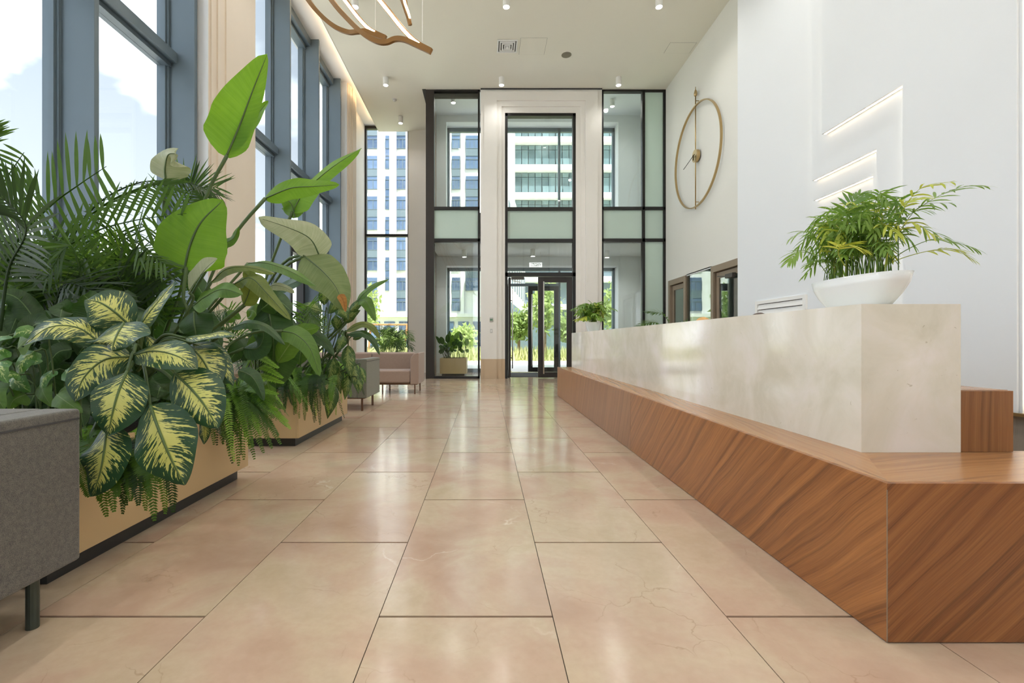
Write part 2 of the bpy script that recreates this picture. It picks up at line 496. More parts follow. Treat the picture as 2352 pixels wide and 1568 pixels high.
banana_leaf('leaf_lime', lin(84, 128, 30), lin(122, 164, 52), lin(72, 100, 40), 0.5, tcol=lin(128, 176, 34))
banana_leaf('leaf_sage', lin(92, 112, 66), lin(136, 148, 100), lin(150, 158, 112), 0.35, 0.48, tcol=lin(120, 140, 70))
banana_leaf('leaf_green', lin(58, 92, 34), lin(98, 134, 58), lin(128, 152, 84), 0.35, tcol=lin(110, 150, 40))
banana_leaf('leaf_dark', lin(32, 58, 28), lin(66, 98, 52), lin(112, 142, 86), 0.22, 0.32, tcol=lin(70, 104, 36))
banana_leaf('leaf_pale', lin(140, 150, 116), lin(184, 186, 156), lin(190, 190, 150), 0.35, 0.5, tcol=lin(150, 160, 110))
banana_leaf('leaf_olive', lin(76, 96, 38), lin(120, 134, 64), lin(150, 156, 96), 0.35, 0.42, tcol=lin(140, 150, 50))
banana_leaf('leaf_tip', lin(196, 140, 64), lin(150, 96, 44), lin(120, 80, 40), 0.3, 0.6)
def dieff(name, dark, dark2, cream, cream2, width=0.78, contrast=1.0, freq=26.0):
    m, t = newmat(name)
    u, sv, av, wv, r = leaf_uv(t, 0.24)
    seed = t.math('MULTIPLY', r, 60.0)
    side = t.math('SIGN', sv)
    st = t.noise(t.comb(t.math('MULTIPLY', wv, freq), t.math('MULTIPLY_ADD', av, 1.6, t.math('MULTIPLY_ADD', side, 9.0, seed)), 0.0), 1.0, 3, 0.62)
    br = t.noise(t.comb(t.math('MULTIPLY', wv, freq * 2.4), t.math('MULTIPLY_ADD', av, 7.0, seed), side), 1.0, 2, 0.5)
    env = t.math('MULTIPLY', t.math('POWER', t.math('SINE', t.math('MULTIPLY', t.math('MULTIPLY_ADD', u, 0.94, 0.06, clamp=True), math.pi)), 0.5), width)
    k = t.math('ADD', t.math('MULTIPLY', t.math('SUBTRACT', env, av), 0.8), t.math('ADD', t.math('MULTIPLY_ADD', st, 3.2, -1.86), t.math('MULTIPLY_ADD', br, 0.7, -0.35)))
    msk = t.ramp(k, [(0.06, (0, 0, 0)), (0.16, (1, 1, 1))])
    g = t.noise(t.comb(t.math('MULTIPLY', u, 4.0), t.math('MULTIPLY', sv, 4.0), seed), 1.0, 2)
    c = t.mix(t.math('MULTIPLY', msk, contrast), t.mix(g, dark, dark2), t.mix(g, cream, cream2))
    rib = t.ramp(av, [(0.035, (1, 1, 1)), (0.07, (0, 0, 0))])
    c = t.mix(rib, c, t.mix(0.5, dark2, cream))
    leaf_out(t, c, 0.3, 0.16, None, st, 0.5)
dieff('leaf_dieff', lin(30, 62, 40), lin(52, 86, 52), lin(192, 200, 100), lin(214, 210, 128), 0.92, 1.0, 32.0)
dieff('leaf_dieff_small', lin(52, 86, 42), lin(84, 116, 58), lin(150, 168, 92), lin(176, 188, 116), 0.85, 0.75, 20.0)
dieff('leaf_pothos', lin(50, 96, 36), lin(86, 134, 48), lin(176, 196, 120), lin(200, 212, 150), 0.55, 0.8, 9.0)
def palm_leaf(name, ca, cb, trans=0.35, tcol=None, rough=0.42):
    m, t = newmat(name)
    r = t.n('ShaderNodeObjectInfo').outputs['Random']
    g = t.n('ShaderNodeNewGeometry').outputs['Position']
    f = t.noise(g, 14.0, 3, 0.6)
    c = t.mix(t.math('MULTIPLY_ADD', f, 0.8, t.math('MULTIPLY_ADD', r, 0.6, -0.3), clamp=True), ca, cb)
    tc = None
    if tcol: tc = t.mix(f, tcol, tuple(v * 1.2 for v in tcol[:3]) + (1,))
    leaf_out(t, c, rough, trans, tc)
palm_leaf('palm_green', lin(44, 74, 30), lin(90, 122, 50), 0.42, lin(104, 144, 42), 0.5)
palm_leaf('palm_dark', lin(28, 48, 22), lin(52, 78, 34), 0.32, lin(70, 104, 30), 0.5)
palm_leaf('palm_light', lin(92, 130, 44), lin(150, 180, 76), 0.35, lin(150, 186, 60))
palm_leaf('parlor_green', lin(70, 106, 40), lin(148, 176, 76), 0.32, lin(130, 176, 56))
palm_leaf('parlor_yellow', lin(170, 188, 66), lin(206, 208, 92), 0.35, lin(190, 196, 70))
palm_leaf('fern_green', lin(52, 88, 30), lin(100, 140, 56), 0.3, lin(110, 150, 44))
palm_leaf('fern_bright', lin(108, 158, 50), lin(150, 192, 78), 0.35, lin(140, 186, 56))
palm_leaf('fern_dark', lin(28, 50, 24), lin(56, 86, 38), 0.25, lin(70, 100, 30))
palm_leaf('stem_green', lin(60, 84, 44), lin(92, 112, 64), 0.0)
palm_leaf('tree_leaf', lin(112, 136, 78), lin(190, 200, 130), 0.4, lin(180, 198, 110))
palm_leaf('meadow_leaf', lin(150, 156, 100), lin(214, 208, 156), 0.3, lin(200, 200, 130))
# ------------------------------------------------------------------ the room
ZC = 7.436            # ceiling
ZS = 7.61             # window head / cove soffit
YV = 12.10            # vestibule front
YE = 14.53            # end facade
YB = -6.0             # back of the lobby
XR = 4.63             # clock wall
XG = -4.06            # street glazing
XF = -3.68            # inner edge of window fins

# floor: base slab with grout, stone tiles as pieces
floor = struct(box('floor', -4.3, 7.2, YB - 0.3, YE + 0.2, -0.25, -0.006, 'grout'), 'polished beige marble tile floor of the lobby')
TW, TL = 0.6, 1.2
tile_me = MB().box(-TW / 2 + 0.0016, TW / 2 - 0.0016, -TL / 2 + 0.0055, TL / 2 - 0.0055, -0.02, 0.0).mesh('tile', 'marble_tile')
x_first, y_first = -0.3694 + TW / 2, 1.624 + TL / 2
ntile = 0
rest = MB()
for ci in range(-6, 8):
    xc = x_first + ci * TW
    for ri in range(-7, 12):
        yc = y_first + ri * TL + (0.6 if ci % 2 else 0.0)
        if yc - 0.6 > YE + 0.2: continue
        hidden = xc > 2.0 and yc < 8.6
        if yc + 0.6 > 0.95 and not (xc < -2.7 and yc < 1.5) and not hidden and ntile < 298:
            o_ = link('tile', tile_me, floor); o_.location = (xc, yc, 0); ntile += 1
        else:
            rest.box(xc - TW / 2 + 0.0016, xc + TW / 2 - 0.0016, yc - TL / 2 + 0.0055, yc + TL / 2 - 0.0055, -0.02, 0.0)
r_ = rest.build('tile_field', 'marble_tile', floor); r_['kind'] = 'stuff'
# longitudinal joints are thin and dark
jt = MB()
for ci in range(-6, 9):
    jt.box(-0.3694 + ci * TW - 0.0016, -0.3694 + ci * TW + 0.0016, YB, YE + 0.2, -0.02, -0.003)
jt.build('joint_line', 'grout_dark', floor)

# ceiling
ceiling = struct(MB().box(-3.305, XR, YB, YV, ZC, ZC + 0.05).box(-3.305, -1.548, YV, YE, ZC, ZC + 0.05).build('ceiling', 'ceiling_paint'), 'plain pale ceiling of the double height lobby')
light_block = struct(box('roof_light_block', -4.35, 7.2, YB - 0.3, YE + 0.35, 8.0, 8.3, 'wall_white'))  # unseen slab added to block the sun and stop light leaks
soff = struct(box('trim_1', -4.3, -3.05, YB, YE, ZS, ZS + 0.1, 'wall_white'), 'white soffit of the light cove above the windows')
cove = struct(box('trim_2', -3.32, -3.30, YB, YE, ZC + 0.0, ZC + 0.062, 'ceiling_paint'))
led = struct(box('trim_3', -3.29, -3.25, YB, YE - 0.4, ZC + 0.075, ZC + 0.09, 'led_cove'), 'warm hidden light strip of the ceiling cove')
# access panels and ceiling fittings
def on_ceiling(x, y):   # pixel -> X,Y on the ceiling
    d = (ZC - CH) * F / (CY - y); return (x - CX) * d / F, d
for (px0, py0, px1, py1) in ((1192, 87, 1257, 125), (1525, 98, 1600, 122)):
    a = on_ceiling(px0, py1); b = on_ceiling(px1, py0)
    x0, x1 = a[0], b[0]
    if x1 - x0 < 0.3: x1 = x0 + 0.6
    y0, y1 = b[1], a[1]
    g_ = MB()
    for q in ((x0 - .004, x1 + .004, y0 - .003, y0), (x0 - .004, x1 + .004, y1, y1 + .003), (x0 - .004, x0, y0, y1), (x1, x1 + .004, y0, y1)):
        g_.box(q[0], q[1], q[2], q[3], ZC - 0.0012, ZC + 0.001)
    pn = box('access_panel', x0, x1, y0, y1, ZC - 0.0025, ZC + 0.001, 'ceiling_paint', ceiling)
    g_.build('panel_gap', 'dark_gap', pn)

# side wall of the clock, far right
wr = struct(MB().box(XR, XR + 0.15, 11.88, YE, 0, 8.0).box(XR, XR + 0.15, 7.9, 11.88, 2.48, 8.0).box(XR, XR + 0.15, 7.9, 8.45, 0, 2.48)
            .build('wall_right', 'wall_clock'), 'white wall carrying the big ring clock')
wo = struct(MB().box(6.9, 7.0, 8.0, 12.5, 0, 2.9).box(XR + .15, 7.0, 12.4, 12.5, 0, 2.9).box(XR + .15, 7.0, 7.95, 8.0, 0, 2.9).box(XR + .15, 7.0, 8.0, 12.5, 2.8, 2.9)
            .build('wall_office', 'wall_white'))
# far office doors and glass
def side_door(name, y0, y1, leaf_open):
    r = sroot(name, (XR, y0, 0)); z1 = 2.48
    m = MB()
    m.box(XR - 0.03, XR + 0.12, y0, y0 + 0.11, 0, z1).box(XR - 0.03, XR + 0.12, y1 - 0.11, y1, 0, z1).box(XR - 0.03, XR + 0.12, y0 + .11, y1 - .11, z1 - 0.13, z1)
    m.build('door_frame', 'door_taupe', r, bevel=0.006)
    a, b = y0 + 0.125, y1 - 0.125
    lf = MB().box(XR + .03, XR + .075, a, a + .10, 0.01, z1 - .145).box(XR + .03, XR + .075, b - .10, b, 0.01, z1 - .145)
    lf.box(XR + .03, XR + .075, a + .1, b - .1, z1 - .26, z1 - .145).box(XR + .03, XR + .075, a + .1, b - .1, 0.01, 0.2)
    lf.build('door_leaf', 'door_taupe', r, bevel=0.004)
    return r, a, b, z1
d1, a, b, z1 = side_door('door_1', 10.85, 11.88, True)
box('pane', XR + .045, XR + .06, a + .1, b - .1, 0.2, z1 - .26, 'glass_office', d1)
box('curtain', XR + .30, XR + .32, 11.2, 11.75, 0.0, 2.4, 'wall_white', d1)
d2, a, b, z1 = side_door('door_2', 8.45, 9.63, False)
box('pane', XR + .045, XR + .06, a + .1, b - .1, 0.2, z1 - .26, 'glass_office', d2)
cl_ = box('door_closer', XR - 0.05, XR + .03, 8.75, 9.02, 2.16, 2.24, 'closer_grey', d2, bevel=0.008)
MB().bar([(XR - .02, 9.0, 2.2), (XR - .02, 9.35, 2.245)], 0.02, 0.02).build('closer_arm', 'closer_grey', cl_)
w6 = sroot('window_6', (XR, 9.63, 0))
box('pane', XR + .01, XR + .022, 9.63, 10.85, 0.0, 2.46, 'glass_office', w6)
box('rail', XR, XR + .06, 9.63, 10.85, 2.46, 2.50, 'wall_white', w6)

# near right wall: stepped relief with light strips
XN = 4.10; DP = 0.07
yn = lambda x: XN * F / (x - CX)
yA0, yA1, zA = 5.743, 4.627, 3.48
yB0, yB1, zB = 6.016, 5.02, 3.006
yC0, yC1, zC = 6.09, 5.149, 2.773
nw = sroot('wall_desk', (XN, 3.63, 0)); nw['label'] = 'white relief wall with stepped recesses behind the desk'
def relief(name, poly, x0):
    return MB().prism(poly, 'x', x0, x0 + DP + 0.004).build(name, 'wall_white', nw)
relief('relief_panel', [(3.63, 0.40), (yA1, 0.40), (yA1, zA), (yA0, zA), (yA0, 8.0), (3.63, 8.0)], XN)
relief('relief_panel', [(yA1 - .1, 0.40), (yB1, 0.40), (yB1, zB), (yB0, zB), (yB0, 8.0), (yA0 - .1, 8.0), (yA0 - .1, zA + .1), (yA1 - .1, zA + .1)], XN + DP)
relief('relief_panel', [(yB1 - .1, 0.40), (yC1, 0.40), (yC1, zC), (yC0, zC), (yC0, 8.0), (yB0 - .1, 8.0), (yB0 - .1, zB + .1), (yB1 - .1, zB + .1)], XN + 2 * DP)
box('backing_panel', XN + 3 * DP, XN + 3 * DP + 0.3, 3.63, 8.05, 0.40, 8.0, 'wall_white', nw)
for (k, y0, y1, z) in ((0, yA1, yA0, zA), (1, yB1, yB0, zB), (2, yC1, yC0, zC)):
    x0 = XN + k * DP
    box('light_strip', x0 + 0.024, x0 + DP - 0.024, y0 + .02, y1 - .01, z - 0.004, z + 0.004, 'led_wall', nw)
    box('light_strip', x0 + 0.02, x0 + DP - 0.004, y0 - .0, y0 + .004, 0.6, z - .03, 'led_jamb', nw)
    box('light_strip', x0 + 0.02, x0 + DP - 0.004, y1 - .0, y1 + .004, z + .03, 7.9, 'led_jamb', nw)
box('gold_trim', XN - 0.02, XN + 0.5, YB, 8.05, 0.375, 0.40, 'brass', nw)
box('base_board', XN + 0.06, XN + 0.5, YB, 8.05, 0, 0.375, 'grey_floorboard', nw)
# wall further back along the right with tall warm light strips
wb = sroot('wall_near', (XN, YB, 0)); wb['label'] = 'right wall with tall warm vertical light strips'
ys = [3.56, 2.06, 1.38, 0.52, -0.8, -2.4]
prev = 3.63
for y in ys:
    box('wall_panel', XN + 0.02, XN + 0.3, y + 0.05, prev, 0.40, 8.0, 'wall_white', wb) if prev > y + 0.05 else None
    box('recess_back', XN + 0.12, XN + 0.3, y - 0.05, y + 0.05, 0.40, 8.0, 'wall_white', wb)
    box('light_strip', XN + 0.085, XN + 0.1, y - 0.02, y + 0.03, 0.42, 7.4, 'led_wall', wb)
    prev = y - 0.05
box('wall_panel', XN + 0.02, XN + 0.3, YB, prev, 0.40, 8.0, 'wall_white', wb)
wbk = sroot('wall_back', (0, YB, 0)); wbk['label'] = 'unseen back wall of the lobby with a glazed bay added for daylight'  # out of view; its open glazed bay is added to let daylight in
box('wall_panel', XN, 7.2, YB - .3, YB, 0, 8.0, 'wall_white', wbk)
box('wall_panel', -4.3, XN, YB - .3, YB, ZS, 8.0, 'wall_white', wbk)
for k_ in range(6):
    xk = -4.2 + k_ * 1.66
    box('mullion', xk - .04, xk + .04, YB - .25, YB, 0, ZS, 'frame_grey', wbk)
    if k_ in (0, 1, 3, 4): box('wall_panel', xk + .04, xk + 1.62, YB - .2, YB - .05, .1, ZS, 'wall_white', wbk)
    elif k_ < 5:
        for z0, z1 in ((.1, 4.42), (4.56, ZS)): box('pane', xk + .04, xk + 1.62, YB - .13, YB - .12, z0, z1, 'glass_clear', wbk)
box('transom', -4.2, XN, YB - .2, YB, 4.42, 4.56, 'frame_grey', wbk)
box('transom', -4.2, XN, YB - .2, YB, 0, .1, 'frame_grey', wbk)
struct(MB().box(XN + 3 * DP + .01, XR, 8.0, 8.049, 0, 8.0).build('wall_return', 'wall_white'))

# left wall: fluted piers + plain wall by the end
def pier(y0, y1, flutes, par):
    # stepped profile in plan: (X, Y)
    xb, xf = -4.2, -3.50
    d = 0.022
    poly = [(xb, y0), (xf - 3 * d, y0), (xf - 3 * d, y0 + .03), (xf - 2 * d, y0 + .03), (xf - 2 * d, y0 + .14), (xf - d, y0 + .14), (xf - d, y0 + .30), (xf, y0 + .30),
            (xf, y1 - .26), (xf - d, y1 - .26), (xf - d, y1 - .12), (xf - 2 * d, y1 - .12), (xf - 2 * d, y1), (xb, y1)]
    MB().prism(poly, 'z', 0.5, 7.98).build('pilaster', 'plaster_beige', par)
    sk = [(xb, y0 - .005)] + [(xf - 3 * d + .012, y0 - .005), (xf - d + .012, y0 + .1), (xf + .012, y0 + .28), (xf + .012, y1 - .26), (xf - d, y1 + .005), (xb, y1 + .005)]
    MB().prism(sk, 'z', 0.0, 0.5).build('pilaster_base', 'stone_skirting', par)
    box('reveal', xb, xf - 3 * d - .001, y0 - 0.012, y0 - .001, 0.0, ZS, 'wall_white', par)
wl = sroot('wall_left', (-3.5, 6.04, 0)); wl['label'] = 'left wall of fluted beige piers between tall windows'
pier(6.045, 7.23, 5, wl)
pier(12.08, 12.86, 4, wl)
pier(0.15, 1.30, 5, wl)
box('wall_panel', -4.2, -3.74, 12.86, YE + .1, 0, 7.98, 'stone_portal', wl)
box('wall_panel', -4.2, -3.5, YB, -4.6, 0, 7.98, 'wall_white', wl)
# window bays
def bay(name, y0, y1, fins, door=None, label=None):
    r = sroot(name, (XG, y0, 0))
    if label: r['label'] = label
    edges = [y0] + fins + ([y1] if fins[-1] < y1 - 0.3 else [])
    for fy in fins:
        f_ = box('fin', XG + 0.02, XF, fy, fy + 0.055, 0, ZS, 'frame_grey', r, bevel=0.004)
        MB().box(XG - .06, XG + .07, fy - .03, fy, 0, ZS).box(XG - .06, XG + .045, fy - .055, fy - .03, 0, ZS).box(XG - .06, XG + .07, fy + .055, fy + .085, 0, ZS).build('mullion', 'frame_grey', f_)
    f0 = box('fin', XG - .06, XG + .07, y0, y0 + 0.05, 0, ZS, 'frame_grey', r)
    for z in (4.46,):
        MB().box(XG - .06, XG + .16, y0, y1, z, z + 0.13).box(XG - .06, XG + .09, y0, y1, z - .05, z).build('transom', 'frame_grey', r)
    MB().box(XG - .06, XG + .20, y0, y1, ZS - 0.16, ZS).box(XG - .06, XG + .1, y0, y1, ZS - .22, ZS - .16).build('window_head', 'frame_grey', r)
    box('window_sill', XG - .06, XG + .10, y0, y1, 0, 0.10, 'frame_grey', r)
    for a, b in zip(edges[:-1], edges[1:]):
        for z0, z1 in ((0.1, 4.41), (4.59, ZS - .2)):
            box('pane', XG - 0.006, XG + 0.006, a + .02, b - .02, z0, z1, 'glass_clear', r)
    if door:
        a, b = door
        m = MB().box(XG - .05, XG + .1, a, a + .1, .1, 2.9).box(XG - .05, XG + .1, b - .1, b, .1, 2.9).box(XG - .05, XG + .1, a, b, 2.8, 2.95)
        m.box(XG - .03, XG + .08, (a + b) / 2 - .07, (a + b) / 2 + .07, .1, 2.8)
        m.build('door_frame', 'frame_black', r)
    return r
bay('window_1', 1.31, 6.02, [2.90, 4.42, 5.94], label='tall grey framed street window beside the near pier')
bay('window_2', 7.24, 12.07, [8.83, 10.36, 11.90], door=(8.95, 10.3), label='tall grey framed street window beyond the near pier')
bay('window_3', -4.6, 0.14, [-3.1, -1.55, 0.0])

# end facade beside the vestibule
w4 = sroot('window_4', (-3.74, YE, 0)); w4['label'] = 'narrow black framed end window behind the pink sofa'
MB().box(-3.74, -3.69, YE - .02, YE + .1, 0, ZS).box(-2.42, -2.395, YE - .02, YE + .1, 0, ZS).box(-3.69, -2.42, YE - .02, YE + .1, ZS - .09, ZS).box(-3.69, -2.42, YE - .02, YE + .1, 0, .08).build('window_frame', 'frame_black', w4)
box('transom', -3.69, -2.42, YE - .03, YE + .1, 4.19, 4.27, 'frame_black', w4)
box('pane', -3.69, -2.42, YE + .03, YE + .04, .08, 4.19, 'glass_clear', w4)
box('pane', -3.69, -2.42, YE + .03, YE + .04, 4.27, ZS - .09, 'glass_clear', w4)
wf = sroot('wall_far', (-2.0, YE, 0)); wf['label'] = 'end wall of the lobby around the entrance'
d = 0.03
poly = [(-2.395, YE + .1), (-2.395, YE - .03), (-2.30, YE - .03), (-2.30, YE - .06), (-2.22, YE - .06), (-2.22, YE - .09), (-2.05, YE - .09), (-2.05, YE - .12), (-1.548, YE - .12), (-1.548, YE + .1)]
MB().prism(poly, 'z', 0, 7.98).build('pilaster', 'stone_portal', wf)
box('wall_panel', -4.3, -1.2, YE - .02, YE + .12, ZS, 8.0, 'wall_white', wf)
# outer wall of the vestibule: opening X -1.19..3.97
YI, YO = 14.10, 14.62
mm = MB().box(-1.548, -1.19, YI, YO, 0, 8.0).box(3.97, XR, YI, YO, 0, 8.0).box(-1.19, 3.97, YI, YO, 7.535, 8.0).box(-1.19, 3.97, YI, YO, 3.22, 4.15)
mm.build('wall_panel', 'wall_white', wf)
w5 = sroot('window_5', (-1.16, 14.55, 0)); w5['label'] = 'outer entrance glazing of the vestibule'
fr = MB()
for x in (-1.19, 0.42, 2.23, 3.90):
    fr.box(x, x + .07, 14.5, 14.6, 4.15, 7.535)
for x in (-1.19, 0.42, 2.23, 3.90):
    fr.box(x, x + .07, 14.5, 14.6, 0, 3.22)
fr.box(-1.19, 3.97, 14.5, 14.6, 7.42, 7.535).box(-1.19, 3.97, 14.5, 14.6, 3.13, 3.22).box(-1.19, 3.97, 14.5, 14.6, 4.15, 4.22)
fr.box(-1.19, .42, 14.5, 14.6, 0, .12).box(2.3, 3.97, 14.5, 14.6, 0, .12).box(0.49, 2.23, 14.5, 14.6, 2.66, 2.74)
fr.build('window_frame', 'frame_grey', w5)
for (x0, x1) in ((-1.12, .42), (.49, 2.23), (2.30, 3.90)):
    box('pane', x0, x1, 14.545, 14.555, 4.22, 7.42, 'glass_clear', w5)
    box('pane', x0, x1, 14.545, 14.555, (.12 if x0 != .49 else 2.74), 3.13, 'glass_clear', w5)

# ---------------- vestibule front (glass partition + stone portal + doors)
kx = lambda x: (x - CX) * YV / F
kz = lambda y: CH - (y - CY) * YV / F
vf = sroot('wall_vestibule', (0, YV, 0)); vf['label'] = 'black framed glass and stone front of the entrance vestibule'
T1, T0 = kz(478), kz(551)
xl0, xl1, xl2 = kx(978), kx(997), kx(1102)
xp0, xd0, xd1, xp1 = kx(1104), kx(1160), kx(1323), kx(1382)
xr1, xr2, xr3 = kx(1479), kx(1524), XR
box('corner_post', xl0, xl1, YV, YV + .22, 0, ZC + .1, 'frame_brown', vf)
box('ceiling_slot', xl0 - .09, xl0, YV - .02, YE - .1, ZC - .012, ZC + .01, 'frame_black', vf)
mul = MB().box(xl2 - .05, xl2, YV, YV + .12, 0, ZC).box(xl1, xl2, YV, YV + .12, ZC - .05, ZC).box(xl1, xl2, YV, YV + .12, 0, .06)
for z in (T1, T0): mul.box(xl1, xl2, YV, YV + .12, z - .04, z + .04)
mul.build('mullion', 'frame_black', vf)
MB().box(xl1, xl2 - .05, YV + .10, YV + .2, ZC - .14, ZC - .05).build('mullion', 'dark_gap', vf)
mul = MB().box(xp1, xp1 + .05, YV, YV + .12, 0, ZC).box(xr1 - .04, xr1 + .03, YV, YV + .12, 0, ZC).box(xr2, xr3, YV, YV + .12, 0, ZC).box(xp1, xr3, YV, YV + .12, ZC - .05, ZC).box(xp1, xr3, YV, YV + .12, 0, .06)
for z in (T1, T0): mul.box(xp1, xr3, YV, YV + .12, z - .04, z + .04)
mul.build('mullion', 'frame_black', vf)
for (x0, x1, fz) in ((xl1, xl2 - .05, False), (xp1 + .05, xr1 - .04, False), (xr1 + .03, xr2, True)):
    for (z0, z1, fr_) in ((.06, T0 - .04, fz), (T0 + .04, T1 - .04, True), (T1 + .04, ZC - .05, fz)):
        box('frosted_pane' if fr_ else 'pane', x0, x1, YV + .05, YV + .062, z0, z1, 'glass_frosted' if fr_ else 'glass_green', vf)
# stone portal: three nested frames, each a little further back
zt = kz(258)
def portal(name, x0, x1, xi0, xi1, ztop, zin, y0, mat='stone_portal'):
    return MB().box(x0, xi0, y0, YV + .3, 0.506, ztop).box(xi1, x1, y0, YV + .3, 0.506, ztop).box(xi0, xi1, y0, YV + .3, zin, ztop).build(name, mat, vf)
ox = [kx(1104), kx(1112), kx(1141), kx(1152), xd0]; oxr = [kx(1382), kx(1372), kx(1344), kx(1334), xd1]
portal('portal_frame', ox[0], oxr[0], ox[1], oxr[1], ZC, kz(213), YV - .02)
portal('portal_frame', ox[1] - .001, oxr[1] + .001, ox[2], oxr[2], kz(212), kz(233), YV - .06)
portal('portal_frame', ox[2] - .001, oxr[2] + .001, ox[3], oxr[3], kz(232), kz(245), YV - .02)
portal('portal_frame', ox[3] - .001, oxr[3] + .001, ox[4], oxr[4], kz(244), zt, YV + .02)
for s_ in (0, 1):
    e = ox if s_ == 0 else oxr
    for i_, yy in ((0, YV - .03), (1, YV - .075), (2, YV - .035), (3, YV + .005)):
        a_, b_ = sorted((e[i_], e[i_ + 1]))
        box('portal_base', a_, b_, yy, YV + .3, 0, .506, 'stone_skirting', vf)
box('shadow_gap', xp0, xp1, YV - .066, YV - .02, ZC - .014, ZC - .001, 'frame_black', vf)
# door surround
m = MB().box(xd0, xd0 + .07, YV + .04, YV + .2, 0, zt).box(xd1 - .07, xd1, YV + .04, YV + .2, 0, zt).box(xd0, xd1, YV + .04, YV + .2, zt - .07, zt)
for z in (T1, T0): m.box(xd0, xd1, YV + .05, YV + .18, z - .045, z + .045)
ZD = kz(632)
m.box(xd0, xd1, YV + .04, YV + .2, ZD - .02, ZD + .08)
m.build('door_surround', 'frame_black', vf)
for (z0, z1, mt) in ((T1 + .045, zt - .07, 'glass_green'), (T0 + .045, T1 - .045, 'glass_frosted'), (ZD + .08, T0 - .045, 'glass_green')):
    box('frosted_pane' if mt == 'glass_frosted' else 'pane', xd0 + .07, xd1 - .07, YV + .1, YV + .112, z0, z1, mt, vf)
# vestibule shell
struct(MB().box(xl1 - .1, XR, YV + .12, YI, 3.50, 4.30).build('ceiling_vestibule', 'wall_white'))
struct(box('ceiling_upper', xl0, XR + .1, YV + .12, YO, 7.74, 7.95, 'wall_white'))
struct(MB().box(xl0, xl0 + .06, YV + .2, YI + .1, 0, 7.95).build('wall_side', 'brown_panel'))
struct(MB().box(xl0, XR, YV + .12, YV + .14, ZC, 8.0).box(xl0 - .02, xl0, YV, YE, ZC, 8.0).build('wall_header', 'wall_white'))
struct(box('trim_4', 0.0, 2.75, YV + .5, 14.4, 0.0, 0.006, 'dark_mat'), 'dark entrance mat inside the vestibule')

# ---- doors
def glazed_leaf(par, x0, x1, y, ztop, z0=0.02, mt='frame_brown', stile=.14):
    MB().box(x0, x0 + stile, y, y + .06, z0, ztop).box(x1 - stile, x1, y, y + .06, z0, ztop).box(x0 + stile, x1 - stile, y, y + .06, ztop - .14, ztop).box(x0 + stile, x1 - stile, y, y + .06, z0, z0 + .14).build('door_leaf', mt, par, bevel=.004)
    box('pane', x0 + stile, x1 - stile, y + .025, y + .033, z0 + .14, ztop - .14, 'glass_green', par)
def pull(par, x, y, z0, z1, out):
    h = MB().tube([(x, y + out, z0), (x, y + out, z1)], .016, 10).build('handle', 'steel', par, smooth=True)
    for z in (z0 + .28, z1 - .28):
        MB().tube([(x, y, z), (x, y + out, z)], .013, 8).build('handle_bracket', 'frame_black', h)
d3 = sroot('door_3', (kx(1237), YV + .1, 0)); d3['label'] = 'closed right leaf of the inner entrance door with long steel handle'
glazed_leaf(d3, kx(1237), xd1 - .08, YV + .1, ZD - .03)
pull(d3, kx(1249), YV + .1, .12, 2.50, -.09)
d4 = sroot('door_4', (xd0 + .1, YV + .15, 0)); d4['label'] = 'open left leaf of the inner entrance door seen edge on'
# leaf swung into the vestibule, almost edge on
x_ = xd0 + .10
MB().box(x_, x_ + .06, YV + .2, YV + .34, .02, ZD - .03).box(x_, x_ + .06, YV + 1.0, YV + 1.14, .02, ZD - .03).box(x_, x_ + .06, YV + .34, YV + 1.0, ZD - .17, ZD - .03).box(x_, x_ + .06, YV + .34, YV + 1.0, .02, .16).build('door_leaf', 'frame_brown', d4, bevel=.004)
box('pane', x_ + .025, x_ + .033, YV + .34, YV + 1.0, .16, ZD - .17, 'glass_green', d4)
h = MB().tube([(x_ + .15, YV + 1.07, .2), (x_ + .15, YV + 1.07, 2.4)], .016, 10).build('handle', 'steel', d4, smooth=True)
for z in (.5, 2.1): MB().tube([(x_ + .06, YV + 1.07, z), (x_ + .15, YV + 1.07, z)], .013, 8).build('handle_bracket', 'frame_black', h)
cl_ = box('door_closer', xd0 + .16, xd0 + .5, YV + .06, YV + .13, ZD - .10, ZD - .03, 'closer_grey', d4, bevel=.006)
MB().bar([(xd0 + .2, YV + .12, ZD - .12), (xd0 + .42, YV + .2, ZD - .16)], .02, .02).build('closer_arm', 'steel', cl_)
d5 = sroot('door_5', (1.30, 14.5, 0)); d5['label'] = 'outer entrance door with dark stiles'
glazed_leaf(d5, 1.30, 2.24, 14.47, 2.66, mt='frame_black')
pull(d5, 1.41, 14.47, .2, 2.4, -.09)

# ------------------------------------------------------------------ lamps in the ceiling
LAMP_LABELS = {}
def downlight(x, y, label, energy=80, ZC=ZC):
    r = thing('ceiling_downlight', label, 'downlight', (x, y, ZC), 'white cylinder downlights on the ceiling')
    MB().lathe([(.066, 0), (.066, -.19), (.060, -.195), (.052, -.17)], (x, y, ZC), 24).build('housing', 'white_satin', r, smooth=False)
    MB().lathe([(.052, -.178), (.052, -.182)], (x, y, ZC), 20).build('lamp_disc', 'lamp_face', r)
    ld = bpy.data.lights.new('downlight_beam', 'SPOT'); ld.energy = energy; ld.color = (1.0, .98, .95)
    ld.spot_size = math.radians(150); ld.spot_blend = 0.9; ld.shadow_soft_size = .06 if ZC > 7.4 and ZC < 7.5 else .25
    lo = bpy.data.objects.new('downlight_beam', ld); COL.objects.link(lo); lo.parent = r; lo.location = (0, 0, -.21)
LX = (-2.46, .385, 3.26)
